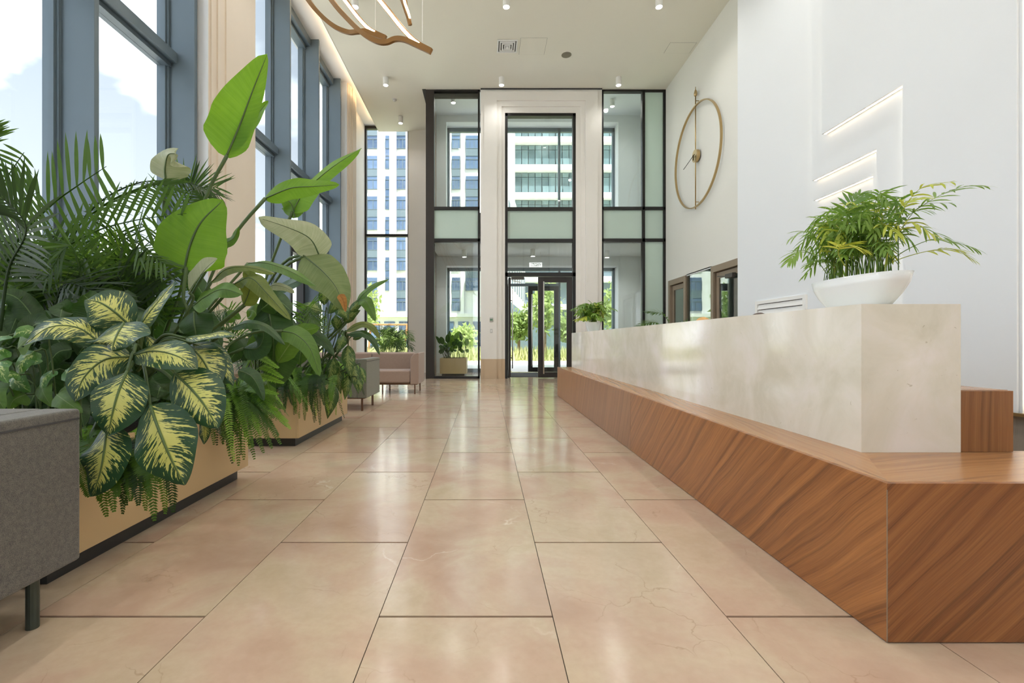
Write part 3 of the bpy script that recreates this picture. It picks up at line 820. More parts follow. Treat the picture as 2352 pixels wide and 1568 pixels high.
names = {(-2.46, 13.56): 'small white downlight over the alcove above the pink sofa',
         (-2.46, 11.55): 'white downlight on the ceiling left of the vestibule', (.385, 11.55): 'white downlight on the ceiling above the stone portal',
         (3.26, 11.55): 'white downlight above the right vestibule panes', (-2.46, 8.85): 'white downlight glowing behind the gold chandelier',
         (.385, 8.85): 'white downlight at the top middle above the vent grille', (3.26, 8.85): 'white downlight at the top right near the clock wall'}
downlight(-2.46, 13.56, names[(-2.46, 13.56)], 12)
for y in (11.55, 8.85, 6.15, 3.45, 0.75, -1.95, -4.65):
    for x in LX:
        downlight(x, y, names.get((x, y), '%s white downlight of the %s ceiling row above the picture' % ({-2.46: 'left', .385: 'middle', 3.26: 'right'}[x], {6.15: 'first', 3.45: 'second', .75: 'third', -1.95: 'fourth', -4.65: 'fifth'}.get(y, 'far'))), 14 if y > 11 else 45)

# vestibule lamps: upper right one is real, the others are added to brighten
for (x, y, zc, lb) in ((3.55, 13.2, 7.74, 'small downlight seen through the upper right vestibule pane'), (.3, 13.2, 7.74, 'added fill downlight in the upper vestibule behind the portal head'), (-.9, 13.0, 7.74, 'added fill downlight in the upper vestibule behind the left pane'),
                       (2.0, 13.1, 7.74, 'added fill downlight in the upper vestibule behind the portal window')):
    downlight(x, y, lb, 20, zc)
for (x, y, lb) in ((3.4, 13.2, 'added fill downlight in the lower vestibule behind the right pane'), (1.3, 13.0, 'added fill downlight in the lower vestibule over the entrance mat'), (-.6, 13.1, 'added fill downlight in the lower vestibule over the planter')):
    downlight(x, y, lb, 30, 3.50)
# ------------------------------------------------------------------ reception desk: bench, stone block, inner counter
BX0, BY0, BY1, BZ = 1.262, 1.479, 8.30, .503
KX0, KX1, KY0, KZ = 1.514, 1.915, 1.896, 1.101
bench = thing('desk_bench', 'long walnut veneer bench plinth wrapping the marble reception desk', 'bench', (BX0, BY0, 0))
seams = [BY0 + .0, 4.10, 6.72, BY1]
for i in range(3):
    y0_, y1_ = seams[i] + (.0012 if i else 0), seams[i + 1] - .0012
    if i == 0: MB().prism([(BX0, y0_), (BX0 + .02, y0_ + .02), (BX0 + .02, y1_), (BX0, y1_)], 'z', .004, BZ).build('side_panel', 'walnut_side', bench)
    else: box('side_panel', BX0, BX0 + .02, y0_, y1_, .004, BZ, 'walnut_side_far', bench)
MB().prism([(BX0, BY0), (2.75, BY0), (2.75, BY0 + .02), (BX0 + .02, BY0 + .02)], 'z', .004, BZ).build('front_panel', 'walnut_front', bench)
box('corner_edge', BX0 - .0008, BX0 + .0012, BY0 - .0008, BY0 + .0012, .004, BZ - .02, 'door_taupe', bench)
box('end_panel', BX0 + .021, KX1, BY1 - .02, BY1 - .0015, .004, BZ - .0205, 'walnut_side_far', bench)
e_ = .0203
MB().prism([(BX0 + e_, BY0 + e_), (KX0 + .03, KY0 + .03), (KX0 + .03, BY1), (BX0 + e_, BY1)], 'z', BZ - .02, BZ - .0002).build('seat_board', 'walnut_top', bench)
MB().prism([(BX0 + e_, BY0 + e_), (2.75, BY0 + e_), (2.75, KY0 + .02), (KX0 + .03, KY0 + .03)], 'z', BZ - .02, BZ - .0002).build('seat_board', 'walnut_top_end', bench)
box('plinth', BX0 + .03, KX1 - .05, BY0 + .03, BY1 - .03, .0, BZ - .03, 'dark_gap', bench)
box('plinth', KX1 - .1, 2.72, BY0 + .03, KY0 - .01, .0, BZ - .03, 'dark_gap', bench)
desk = thing('reception_desk', 'long cream marble reception desk block on the walnut bench', 'desk', (KX0, KY0, BZ))
sl = [KY0, 5.50, 6.78, BY1]
for i in range(3):
    y0_, y1_ = sl[i] + (.0008 if i else 0), sl[i + 1] - .0008
    if i == 0: MB().prism([(KX0, y0_), (KX0 + .02, y0_ + .02), (KX0 + .02, y1_), (KX0, y1_)], 'z', BZ, KZ).build('marble_slab', 'cream_marble', desk)
    else: box('marble_slab', KX0, KX0 + .02, y0_, y1_, BZ, KZ, 'cream_marble', desk)
    box('top_slab', KX0 + .0202, KX1, max(y0_, KY0 + .0202), y1_, KZ - .02, KZ - .0002, 'cream_marble', desk)
MB().prism([(KX0, KY0), (KX1, KY0), (KX1, KY0 + .02), (KX0 + .02, KY0 + .02)], 'z', BZ, KZ).build('end_slab', 'cream_marble', desk)
box('back_slab', KX1 - .02, KX1, KY0 + .021, BY1 - .021, BZ, KZ - .0205, 'cream_marble', desk)
box('end_slab', KX0 + .0205, KX1 - .0005, BY1 - .02, BY1, BZ, KZ - .0205, 'cream_marble', desk)
counter = thing('desk_counter', 'low walnut counter with upright grain behind the marble block', 'counter', (KX1, KY0, 0))
box('end_panel', KX1 + .001, 2.132, KY0 + .005, KY0 + .025, BZ + .001, .75, 'walnut_upright', counter)
box('worktop', KX1 + .001, 2.132, KY0 + .025, BY1, .715, .752, 'walnut_top', counter)
box('back_panel', KX1 + .02, KX1 + .04, KY0 + .03, BY1, 0.0, .715, 'walnut_upright', counter)

# ------------------------------------------------------------------ sofas
def rbox(name, x0, x1, y0, y1, z0, z1, mat, par, r=.02, seg=3):
    return MB().box(x0, x1, y0, y1, z0, z1).build(name, mat, par, bevel=r, seg=seg)
def sofa(label, x0, x1, y0, y1, face, fab, legm, zb=.18, zt=.713, arms=(1, 1), nseat=2, legs=None, rnd=.018, leg_r=.016, arm_w=.13):
    """face: -1 looks toward the camera side, +1 looks toward the entrance"""
    s = thing('sofa', label, 'sofa', ((x0 + x1) / 2, (y0 + y1) / 2, 0))
    bt = .14
    yb0, yb1 = (y1 - bt, y1) if face < 0 else (y0, y0 + bt)
    ys0, ys1 = (y0, y1 - bt) if face < 0 else (y0 + bt, y1)
    rbox('backrest', x0 + (arm_w if arms[0] else 0), x1 - (arm_w if arms[1] else 0), yb0, yb1, zb, zt, fab, s, rnd)
    def round_arm(xo, xi):
        sg = 1 if xi > xo else -1; rr = abs(xi - xo) * .92
        poly = [(xo, zb), (xi, zb)] + [(xi - sg * rr + sg * rr * math.cos(q), zt - rr + rr * math.sin(q)) for q in [i * math.pi / 2 / 10 for i in range(11)]] + [(xo, zt)]
        o_ = MB().prism(poly, 'y', y0, y1).build('arm', fab, s, bevel=.012, seg=2)
    if arms[0] and rnd > .03: round_arm(x0, x0 + arm_w)
    elif arms[0]: rbox('arm', x0, x0 + arm_w, y0, y1, zb, zt, fab, s, rnd)
    if arms[1] and rnd > .03: round_arm(x1, x1 - arm_w)
    elif arms[1]:
        a = rbox('arm', x1 - arm_w, x1, y0, y1, zb, zt, fab, s, rnd)
        MB().bar([(x1 - .012, y0 + .01, zt - .034), (x1 - .0, y0 + .01, zt - .034), (x1 - .0, y1 - .01, zt - .034)], .004, .006).build('piping', 'office_fabric', a)
    xi0, xi1 = x0 + (arm_w if arms[0] else 0), x1 - (arm_w if arms[1] else 0)
    wd = (xi1 - xi0) / nseat
    for k in range(nseat):
        a, b = xi0 + k * wd + .004, xi0 + (k + 1) * wd - .004
        rbox('seat_cushion', a, b, ys0 + .01, ys1, zb + .02, .43, fab, s, .035, 4)
        if face < 0: rbox('back_cushion', a, b, yb0 - .10, yb0 + .01, .40, zt - .01, fab, s, .03, 4)
        else: rbox('back_cushion', a, b, yb1 - .01, yb1 + .10, .40, zt - .01, fab, s, .03, 4)
    box('base_rail', x0 + .03, x1 - .03, y0 + .03, y1 - .03, zb - .012, zb + .02, legm, s)
    for (lx, ly) in (legs or ((x0 + .07, y0 + .09), (x1 - .07, y0 + .09), (x0 + .07, y1 - .09), (x1 - .07, y1 - .09))):
        MB().tube([(lx, ly, 0), (lx, ly, zb)], leg_r, 14).build('leg', legm, s, smooth=False)
    return s
sofa('grey woven boxy sofa cropped at the left edge before the near planter', -3.30, -1.436, .82, 1.669, -1, 'fabric_grey', 'leg_metal', rnd=.012,
     legs=((-3.2, .92), (-1.505, .92), (-3.2, 1.561), (-1.505, 1.561)), leg_r=.018)
sofa('dark olive boxy sofa behind the far planter', -3.30, -1.625, 6.40, 7.20, 1, 'fabric_green', 'leg_bronze', rnd=.012,
     legs=((-3.2, 6.5), (-1.70, 6.46), (-3.2, 7.1), (-1.70, 7.05)), leg_r=.016)
pk = sofa('dusty pink two part sofa facing the lobby near the end window', -3.18, -1.216, 8.50, 9.28, -1, 'fabric_pink', 'leg_bronze', zt=.745, nseat=2, rnd=.05, arm_w=.15,
          legs=((-3.1, 8.56), (-1.29, 8.54), (-3.1, 9.2), (-1.29, 9.2), (-1.88, 8.56), (-1.88, 9.2)), leg_r=.013)

# ------------------------------------------------------------------ planters
def planter(label, x0, x1, y0, y1, h=.52):
    p = thing('planter', label, 'planter', ((x0 + x1) / 2, (y0 + y1) / 2, 0), 'long sand coloured planter boxes')
    b = .08
    box('plinth', x0 + .05, x1 - .05, y0 + .05, y1 - .05, 0, b, 'black_plinth', p)
    box('side_board', x1 - .02, x1, y0, y1, b, h, 'planter_face', p, bevel=.002, seg=1)
    box('side_board', x0, x0 + .02, y0, y1, b, h, 'planter_face', p, bevel=.002, seg=1)
    box('end_board', x0 + .0205, x1 - .0205, y0, y0 + .02, b, h, 'planter_face', p)
    box('end_board', x0 + .0205, x1 - .0205, y1 - .02, y1, b, h, 'planter_face', p)
    box('bottom_board', x0 + .0205, x1 - .0205, y0 + .0205, y1 - .0205, b, b + .02, 'planter_face', p)
    box('soil', x0 + .021, x1 - .021, y0 + .021, y1 - .021, h - .10, h - .05, 'soil', p)
planter('sand coloured planter box beside the grey sofa, nearest the camera', -3.05, -1.668, 1.79, 3.30)
planter('sand coloured planter box in front of the olive sofa, further back', -3.05, -1.685, 4.23, 5.72)
planter('pale planter box standing behind the glass of the vestibule', -1.25, -.53, 12.75, 13.6, .50)

# ------------------------------------------------------------------ wall clock (ring)
CYc, CZc, CR = 10.22, 5.19, 1.10
CYc = XR * F / (1605 - CX); CZc = CH + (CY - 358) * CYc / F
clk = thing('wall_clock', 'large thin brass ring clock on the white wall', 'clock', (XR, CYc, CZc))
xw = XR - .06
ring = [(xw, CYc + CR * math.cos(a), CZc + CR * math.sin(a)) for a in [2 * math.pi * i / 96 for i in range(97)]]
MB().bar(ring, .022, .045, up=(1, 0, 0)).build('ring', 'brass', clk)
MB().tube([(xw - .01, CYc, CZc - 1.16), (xw - .01, CYc, CZc + 1.42)], .012, 10).build('pole', 'brass', clk, smooth=True)
MB().lathe([(.01, -.07), (.032, -.05), (.036, 0), (.022, .06), (.008, .08), (.006, .14)], (xw - .01, CYc, CZc + 1.36), 12).build('finial', 'brass', clk, smooth=True)
hub = MB().tube([(xw - .03, CYc, CZc), (xw + .03, CYc, CZc)], .135, 40).build('hub', 'brass', clk)
MB().tube([(xw - .034, CYc, CZc), (xw - .030, CYc, CZc)], .118, 40).build('hub_face', 'brass', hub)
MB().bar([(xw - .055, CYc - .05, CZc + .02), (xw - .055, CYc + .52, CZc - .11)], .004, .014, up=(1, 0, 0)).build('hand', 'eye_dark', clk)
MB().bar([(xw - .06, CYc, CZc - .10), (xw - .06, CYc, CZc + .02)], .004, .018, up=(1, 0, 0)).build('hand', 'eye_dark', clk)
for z in (CZc + 1.2, CZc - 1.0): MB().tube([(xw, CYc, z), (XR, CYc, z)], .01, 8).build('wall_peg', 'brass', clk)

# ------------------------------------------------------------------ ceiling fittings
def cpix(x, y):
    d_ = (ZC - CH) * F / (CY - y); return (x - CX) * d_ / F, d_
gx, gy = cpix(1165, 105)
v = thing('air_diffuser', 'square white ceiling air diffuser with nested louvres', 'vent', (gx, gy, ZC))
box('backing', gx - .21, gx + .21, gy - .21, gy + .21, ZC - .006, ZC - .001, 'dark_gap', v)
for i, s_ in enumerate((.22, .17, .12, .07)):
    m = MB(); w_ = .028
    for (x0, x1, y0, y1) in ((-s_, s_, -s_, -s_ + w_), (-s_, s_, s_ - w_, s_), (-s_, -s_ + w_, -s_ + w_, s_ - w_), (s_ - w_, s_, -s_ + w_, s_ - w_)):
        m.box(gx + x0, gx + x1, gy + y0, gy + y1, ZC - .022 - .006 * i, ZC - .006)
    m.build('louvre', 'white_satin', v)
box('louvre', gx - .03, gx + .03, gy - .03, gy + .03, ZC - .05, ZC - .006, 'white_satin', v)
sx, sy = cpix(1301, 126)
sp = thing('ceiling_speaker', 'round grey speaker grille in the ceiling', 'speaker', (sx, sy, ZC))
MB().lathe([(.10, 0), (.10, -.008), (.085, -.014)], (sx, sy, ZC), 28).build('grille', 'grey_disc', sp)
MB().lathe([(.112, 0), (.112, -.006), (.101, -.009)], (sx, sy, ZC), 28).build('rim', 'grey_disc', sp)
dx, dy = cpix(906, 228)
sd = thing('smoke_detector', 'small round smoke detector on the ceiling by the windows', 'detector', (dx, dy, ZC))
MB().lathe([(.06, 0), (.06, -.012)], (dx, dy, ZC), 20).build('base', 'white_satin', sd)
MB().lathe([(.045, -.012), (.052, -.03), (.03, -.052), (.015, -.056)], (dx, dy, ZC), 20).build('sensor', 'plastic_grey', sd, smooth=True)

# ------------------------------------------------------------------ small wall items
px, pz = (1128.5 - CX) * YV / F, CH - (734 - CY) * YV / F
th = thing('thermostat', 'small wall reader with green display on the portal', 'thermostat', (px, YV - .06, pz))
rbox('case', px - .045, px + .045, YV - .085, YV - .06, pz - .055, pz + .055, 'plastic_grey', th, .006)
box('display', px - .036, px + .036, YV - .088, YV - .085, pz - .03, pz + .02, 'screen_green', th)
pz2 = CH - (760 - CY) * YV / F
sw = thing('wall_switch', 'grey switch plate below the wall reader on the portal', 'switch', (px, YV - .06, pz2))
rbox('plate', px - .03, px + .03, YV - .07, YV - .06, pz2 - .05, pz2 + .05, 'plastic_grey', sw, .004)
box('rocker', px - .016, px + .016, YV - .074, YV - .07, pz2 - .03, pz2 + .03, 'white_satin', sw)

# louvred grille on the relief wall behind the desk
gr = thing('wall_grille', 'white louvred air grille on the wall behind the desk', 'vent', (XN + .2, 6.5, 1.2))
x_ = XN + 3 * DP
g0, g1, gz0, gz1 = 6.36, 7.42, 1.02, 1.535
MB().box(x_ - .03, x_, g0 - .06, g0, gz0 - .05, gz1 + .05).box(x_ - .03, x_, g1, g1 + .06, gz0 - .05, gz1 + .05).box(x_ - .03, x_, g0, g1, gz1, gz1 + .05).box(x_ - .03, x_, g0, g1, gz0 - .05, gz0).build('frame', 'white_satin', gr)
box('backing', x_ - .004, x_, g0, g1, gz0, gz1, 'dark_gap', gr)
for k in range(6):
    z = gz0 + .01 + k * .085
    MB().prism([(x_ - .028, z), (x_ - .024, z - .006), (x_ - .004, z + .064), (x_ - .006, z + .072)], 'y', g0, g1).build('slat', 'white_satin', gr)

# exit sign hanging in the vestibule
ex = thing('exit_sign', 'small lit exit sign hanging behind the glass above the door', 'sign', (1.56, 13.4, 3.1))
def ep(x, y): return P(x, y, 13.4)
a, b = ep(1216, 603), ep(1245, 613)
m = MB(); th_ = .018
m.box(a.x, b.x, 13.395, 13.405, b.z, b.z + th_).box(a.x, a.x + th_, 13.395, 13.405, b.z, a.z).box(a.x, b.x, 13.395, 13.405, a.z - th_ * .3, a.z).box(b.x - th_ * .4, b.x, 13.395, 13.405, b.z, a.z)
m.build('border', 'sign_white', ex)
tc = bpy.data.curves.new('letters', 'FONT'); tc.body = '\u0412\u042b\u0425\u041e\u0414'; tc.size = .088; tc.extrude = .002; tc.align_x = 'CENTER'; tc.align_y = 'CENTER'
to = bpy.data.objects.new('letters', tc); COL.objects.link(to); to.rotation_euler = (math.pi / 2, 0, 0)
to.location = ((a.x + b.x) / 2, 13.398, (a.z + b.z) / 2); tc.materials.append(MATS['sign_white'])
bpy.context.view_layer.update()
lm_ = bpy.data.meshes.new_from_object(to); bpy.data.objects.remove(to); bpy.data.curves.remove(tc)
to = link('letters', lm_, ex); to.rotation_euler = (math.pi / 2, 0, 0); to.location = ((a.x + b.x) / 2, 13.398, (a.z + b.z) / 2)
box('plate', a.x, b.x, 13.406, 13.412, b.z, a.z, 'glass_green', ex)
for xx in (a.x + .04, b.x - .04): MB().tube([(xx, 13.408, a.z), (xx, 13.408, 3.5)], .003, 6).build('wire', 'steel', ex)

# ------------------------------------------------------------------ chandelier: wavy gold loops with light strips
ch = thing('chandelier', 'hanging chandelier of wavy gold loops with warm light strips', 'chandelier', tuple(P(880, -150, 3.7)))
def strand(pts, n=60, wd=.02, ht=.032, up=(0, 0, 1)):
    c = catmull(pts, n)
    return c, MB().bar(c, wd, ht, up=up)
def loop(pa, pb, led_on='a', side=1, sz=1.0):
    ca, ma = strand([P(*p) for p in pa], ht=.034 * sz, wd=.022 * sz); oa = ma.build('loop', 'gold_loop', ch)
    cb, mb = strand([P(*p) for p in pb], ht=.034 * sz, wd=.022 * sz); mb.build('loop', 'gold_loop', ch)
    c = ca if led_on == 'a' else cb
    n0 = 6
    MB().bar(c[n0:], .004, .022 * sz, off=(side * .0132 * sz, 0)).build('light_strip', 'led_warm', oa)
    return ca, cb
# loop 1: tip at (990,118)
loop([(990, 117, 3.30), (957, 98, 3.35), (925, 66, 3.42), (895, 28, 3.5), (868, -5, 3.6), (820, -60, 3.75), (740, -150, 4.0), (690, -260, 4.3), (700, -330, 4.4)],
     [(990, 119, 3.30), (958, 104, 3.34), (928, 91, 3.37), (907, 90, 3.40), (888, 97, 3.42), (866, 95, 3.44), (835, 78, 3.48), (800, 45, 3.55), (765, 5, 3.62), (715, -70, 3.75), (660, -180, 4.0), (650, -270, 4.2), (700, -330, 4.4)], 'a', -1)
# loop 2: tip at (887,87)
loop([(886, 87, 3.75), (852, 70, 3.8), (826, 44, 3.85), (800, 10, 3.92), (780, -20, 4.0), (740, -90, 4.1), (690, -180, 4.3), (640, -230, 4.5)],
     [(886, 88, 3.75), (858, 79, 3.78), (840, 72, 3.8), (820, 73, 3.82), (800, 74, 3.86), (770, 62, 3.9), (738, 36, 3.95), (708, 0, 4.0), (672, -60, 4.1), (640, -150, 4.3), (640, -230, 4.5)], 'a', -1, 1.0)
# loop 3: thin end at (943,57)
loop([(942, 57, 3.6), (934, 30, 3.6), (924, 0, 3.62), (900, -60, 3.7), (860, -130, 3.9)],
     [(942, 58, 3.6), (936, 28, 3.58), (930, 0, 3.58), (925, -60, 3.6), (900, -120, 3.8), (860, -130, 3.9)], 'b', -1, .8)
# upper loops above the frame
random.seed(21)
for k in range(7):
    cx_, cy_, cz_ = random.uniform(-2.4, -.7), random.uniform(2.9, 5.0), random.uniform(4.4, 5.9)
    L_ = random.uniform(.9, 1.5); an = random.uniform(0, math.pi)
    dv = Vector((math.cos(an), math.sin(an), random.uniform(-.35, .35))); sv = Vector((-math.sin(an), math.cos(an), .3))
    def pt(u, s): return Vector((cx_, cy_, cz_)) + dv * (u - .5) * L_ + sv * s * .22 * math.sin(math.pi * u) + Vector((0, 0, .09 * math.sin(u * 9 + k)))
    for s_ in (-1, 1):
        c = catmull([pt(i / 8, s_) for i in range(9)], 40)
        o_ = MB().bar(c, .022, .052).build('loop', 'gold_loop', ch)
        if s_ > 0: MB().bar(c[2:-2], .004, .030, off=(.0135, 0)).build('light_strip', 'led_warm', o_)
for (x, y, d_) in ((970, 95, 3.33), (862, 74, 3.79), (900, -125, 3.8), (700, -330, 4.4), (640, -230, 4.5)):
    p = P(x, y, d_); MB().tube([p, (p.x, p.y, ZC)], .0022, 6).build('wire', 'steel', ch)
MB().lathe([(.16, 0), (.16, -.03), (.12, -.045)], (-1.5, 4.0, ZC), 24).build('ceiling_rose', 'white_satin', ch)
# ------------------------------------------------------------------ plants
CAMP = Vector((0, 0, CH))
def prof_banana(u): return max(0.012, min(1, ((u + .012) / .17) ** .55) * min(1, ((1 - u) / .58) ** .55))
def prof_dieff(u): return max(0.015, math.sin(math.pi * (u ** .82)) ** .78)
def prof_lance(u): return max(0.015, math.sin(math.pi * (u ** .75)) ** .95)
def prof_heart(u): return max(0.02, (1 - u) ** .62 * min(1, .55 + u * 3.2))
def leaf(par, pts, width, mat, N=None, fold=.12, wave=.0, prof=prof_banana, nu=22, nv=10, rib=True, tipcurl=0.0, skew=0.0, name='leaf', seed=None):
    """pts: world centreline base->tip; width: full world width; N: hint normal (toward the viewer by default)"""
    c = catmull(pts, nu); rnd = random.random() * 6.28 if seed is None else seed
    if N is None: N = (CAMP - c[nu // 2]).normalized() + Vector((0, 0, .25))
    N = Vector(N).normalized()
    rows, uvs = [], []
    L = sum((c[i + 1] - c[i]).length for i in range(nu))
    for i in range(nu + 1):
        u = i / nu
        tg = (c[min(i + 1, nu)] - c[max(i - 1, 0)]).normalized()
        sd = tg.cross(N)
        if sd.length < .05: sd = tg.cross(Vector((.3, .2, 1)))
        sd.normalize(); n2 = sd.cross(tg).normalized()
        hw = width / 2 * prof(u)
        row, uvr = [], []
        for j in range(nv + 1):
            v = -1 + 2 * j / nv
            wv = wave * width * (v * v) * math.sin(u * 11 + rnd + (1.7 if v > 0 else 0)) 
            asym = 1 + skew * v
            row.append(c[i] + sd * (v * hw * math.cos(fold) * asym) + n2 * (abs(v) * hw * math.sin(fold) + wv))
            uvr.append((u, .5 + v / 2))
        rows.append(row); uvs.append(uvr)
    o = MB().grid(rows, uvs).build(name, mat, par, smooth=True)
    if rib and width > .05:
        r0 = max(.0018, min(.007, width * .028))
        MB().tube(c[:-1], [r0 * (1 - .8 * i / nu) for i in range(nu)], 6).build('midrib', 'stem_green', o, smooth=True)
    return o
def petiole(par, pts, r0=.010, r1=.006, n=14, mat='stem_green'):
    c = catmull(pts, n)
    return MB().tube(c, [r0 + (r1 - r0) * i / n for i in range(n + 1)], 7).build('petiole', mat, par, smooth=True)
def pxl(lst): return [P(*p) for p in lst]

def strip(m, p0, d, n_, ln, w, droop, seg=3, curl=0.0):
    """one leaflet: tapered strip starting at p0 along d, bending down"""
    sd = d.cross(n_)
    if sd.length < 1e-4: return
    sd.normalize(); rows = []
    p = Vector(p0); dd = Vector(d)
    for k in range(seg + 1):
        u = k / seg
        ww = w * (0.42 + 1.9 * u) * (1 - u) ** .8 if k < seg else 0.0006
        ww = min(ww, w) if 0 < k < seg else (w * .35 if k == 0 else .0006)
        rows.append([p - sd * ww / 2, p + sd * ww / 2])
        dd = (dd + Vector((0, 0, -droop)) ).normalized()
        p = p + dd * (ln / seg)
    m.grid(rows)
def frond(par, pts, ln, n=26, w=.014, a0=62, a1=22, droop=.12, mat='palm_green', N=None, start=.22, name='frond', rach=.006, lift=.15, jit=.12, seg=3, prof=None, dirs=None):
    c = catmull(pts, 40); m = MB()
    if n < 0: n = int(sum((c[i + 1] - c[i]).length for i in range(40)) * (1 - start) / (-n / 10000.0))
    if N is None: N = Vector((0, -.35, 1))
    N = Vector(N).normalized()
    m.tube(c[::2], [rach * (1 - .8 * i / 20) for i in range(21)], 5, cap=False)
    for k in range(n):
        u = start + (1 - start) * (k + .5) / n
        i = min(39, int(u * 40)); f = u * 40 - i
        p = c[i].lerp(c[i + 1], f); tg = (c[i + 1] - c[i]).normalized()
        sd = tg.cross(N)
        if sd.length < .05: sd = tg.cross(Vector((1, 0, 0)))
        sd.normalize(); n2 = sd.cross(tg).normalized()
        uu = (u - start) / (1 - start)
        an = math.radians(a0 + (a1 - a0) * uu)
        lp = ln * (prof(uu) if prof else (.45 + .55 * math.sin(math.pi * min(1, uu * .8 + .18))))
        for s in (-1, 1):
            d = tg * math.cos(an) + sd * s * math.sin(an) + n2 * lift
            if dirs: d = (Vector(dirs[0 if s * sd.z > 0 else 1]) + tg * .22).normalized()
            d += Vector((random.uniform(-jit, jit), random.uniform(-jit, jit), random.uniform(-jit, jit)))
            strip(m, p, d.normalized(), n2, lp * random.uniform(.85, 1.1), w, droop * random.uniform(.6, 1.4), seg)
    return m.build(name, mat, par, smooth=True)
def arch(base, az, reach, height, tipdrop):
    """frond centreline leaving base, rising to height and drooping at reach"""
    b = Vector(base); d = Vector((math.cos(az), math.sin(az), 0))
    return [b, b + d * reach * .28 + Vector((0, 0, height * .62)), b + d * reach * .62 + Vector((0, 0, height)), b + d * reach + Vector((0, 0, height - tipdrop))]

# ============ planter 1: tall bird-of-paradise ============
random.seed(3)
S1 = thing('bird_of_paradise', 'tall bird of paradise plant with broad paddle leaves rising from the near planter', 'plant', (-2.2, 2.75, .45))
root1 = lambda dx=0, dy=0: Vector((-2.15 + dx, 2.75 + dy, .45))
# top leaf
leaf(S1, pxl([(520, 360, 2.75), (550, 290, 2.74), (578, 215, 2.72), (614, 124, 2.70)]), .275, 'leaf_lime', N=(.25, -1, .25), fold=.22, wave=.035, skew=-.25)
leaf(S1, pxl([(536, 345, 2.76), (566, 298, 2.77), (592, 262, 2.78), (616, 232, 2.79)]), .125, 'leaf_lime', N=(-.3, -1, .2), fold=.1, wave=.03)
petiole(S1, pxl([(522, 356, 2.75), (478, 440, 2.76), (430, 580, 2.77)]) + [P(404, 700, 2.78), root1(0, .05)], .011, .007)
# big backlit leaf
leaf(S1, pxl([(424, 618, 2.55), (436, 565, 2.54), (462, 510, 2.55), (512, 460, 2.60)]), .41, 'leaf_lime', N=(0, -1, .05), fold=-.04, wave=.02)
petiole(S1, pxl([(428, 614, 2.55), (421, 680, 2.55), (418, 760, 2.58)]) + [root1(.03, -.1)], .010, .007)
# horizontal pair on the right
leaf(S1, pxl([(610, 455, 3.0), (668, 432, 2.98), (722, 428, 2.96), (779, 424, 2.95)]), .15, 'leaf_lime', N=(0, -1, .25), fold=-.2, wave=.03)
petiole(S1, pxl([(610, 455, 3.0), (550, 524, 2.95), (496, 610, 2.9), (446, 730, 2.82)]) + [root1(.04, .1)], .012, .007)
# crumpled pale leaf
leaf(S1, pxl([(380, 412, 2.9), (379, 385, 2.88), (386, 356, 2.86), (404, 352, 2.84)]), .26, 'leaf_pale', N=(.2, -1, .3), fold=-.5, wave=.07)
petiole(S1, pxl([(380, 412, 2.9), (374, 500, 2.9), (370, 640, 2.9)]) + [root1(-.1, .12)], .008, .005)
# pale leaf turned to the light
leaf(S1, pxl([(436, 668, 2.45), (455, 640, 2.42), (478, 612, 2.40), (500, 594, 2.40)]), .17, 'leaf_pale', N=(-.6, -1, .6), fold=.3, wave=.02)
petiole(S1, pxl([(436, 668, 2.45), (428, 720, 2.48)]) + [root1(.05, -.12)], .008, .006)
leaf(S1, pxl([(447, 700, 2.35), (470, 682, 2.32), (510, 664, 2.30), (557, 676, 2.28)]), .14, 'leaf_green', N=(0, -.9, .7), fold=-.2, wave=.06)
petiole(S1, pxl([(447, 700, 2.35), (440, 760, 2.45)]) + [root1(.08, -.15)], .008, .006)
# arching leaves in the middle
for (pts, wd, mt, N_) in (
    ([(485, 648, 2.75), (520, 618, 2.75), (570, 614, 2.75), (632, 628, 2.75)], .11, 'leaf_olive', (0, -.7, .9)),
    ([(570, 604, 3.05), (610, 604, 3.0), (665, 622, 2.95), (726, 657, 2.9)], .13, 'leaf_green', (.1, -.6, .9)),
    ([(538, 652, 2.7), (575, 638, 2.68), (612, 672, 2.66), (668, 735, 2.64)], .12, 'leaf_olive', (.2, -.8, .7)),
    ([(560, 700, 2.72), (572, 670, 2.7), (574, 640, 2.7), (560, 622, 2.7)], .13, 'leaf_olive', (0, -1, .2)),
    ([(610, 662, 3.0), (630, 655, 2.98), (655, 660, 2.96), (676, 672, 2.95)], .08, 'leaf_pale', (0, -.8, .8)),
    ([(532, 752, 2.5), (570, 742, 2.48), (612, 752, 2.46), (655, 792, 2.45)], .07, 'leaf_dark', (.2, -.8, .8)),
    ([(510, 560, 2.9), (535, 548, 2.9), (548, 520, 2.88)], .07, 'leaf_green', (0, -1, .4)),
    ([(560, 800, 2.72), (590, 800, 2.7), (605, 775, 2.7), (600, 740, 2.7)], .13, 'leaf_dark', (0, -1, .5))):
    leaf(S1, pxl(pts), wd, mt, N=N_, fold=-.25, wave=.04)
    b = P(*pts[0]); petiole(S1, [b, b.lerp(root1(.1, 0), .5) + Vector((0, 0, .08)), root1(random.uniform(-.1, .2), random.uniform(-.2, .2))], .009, .005)
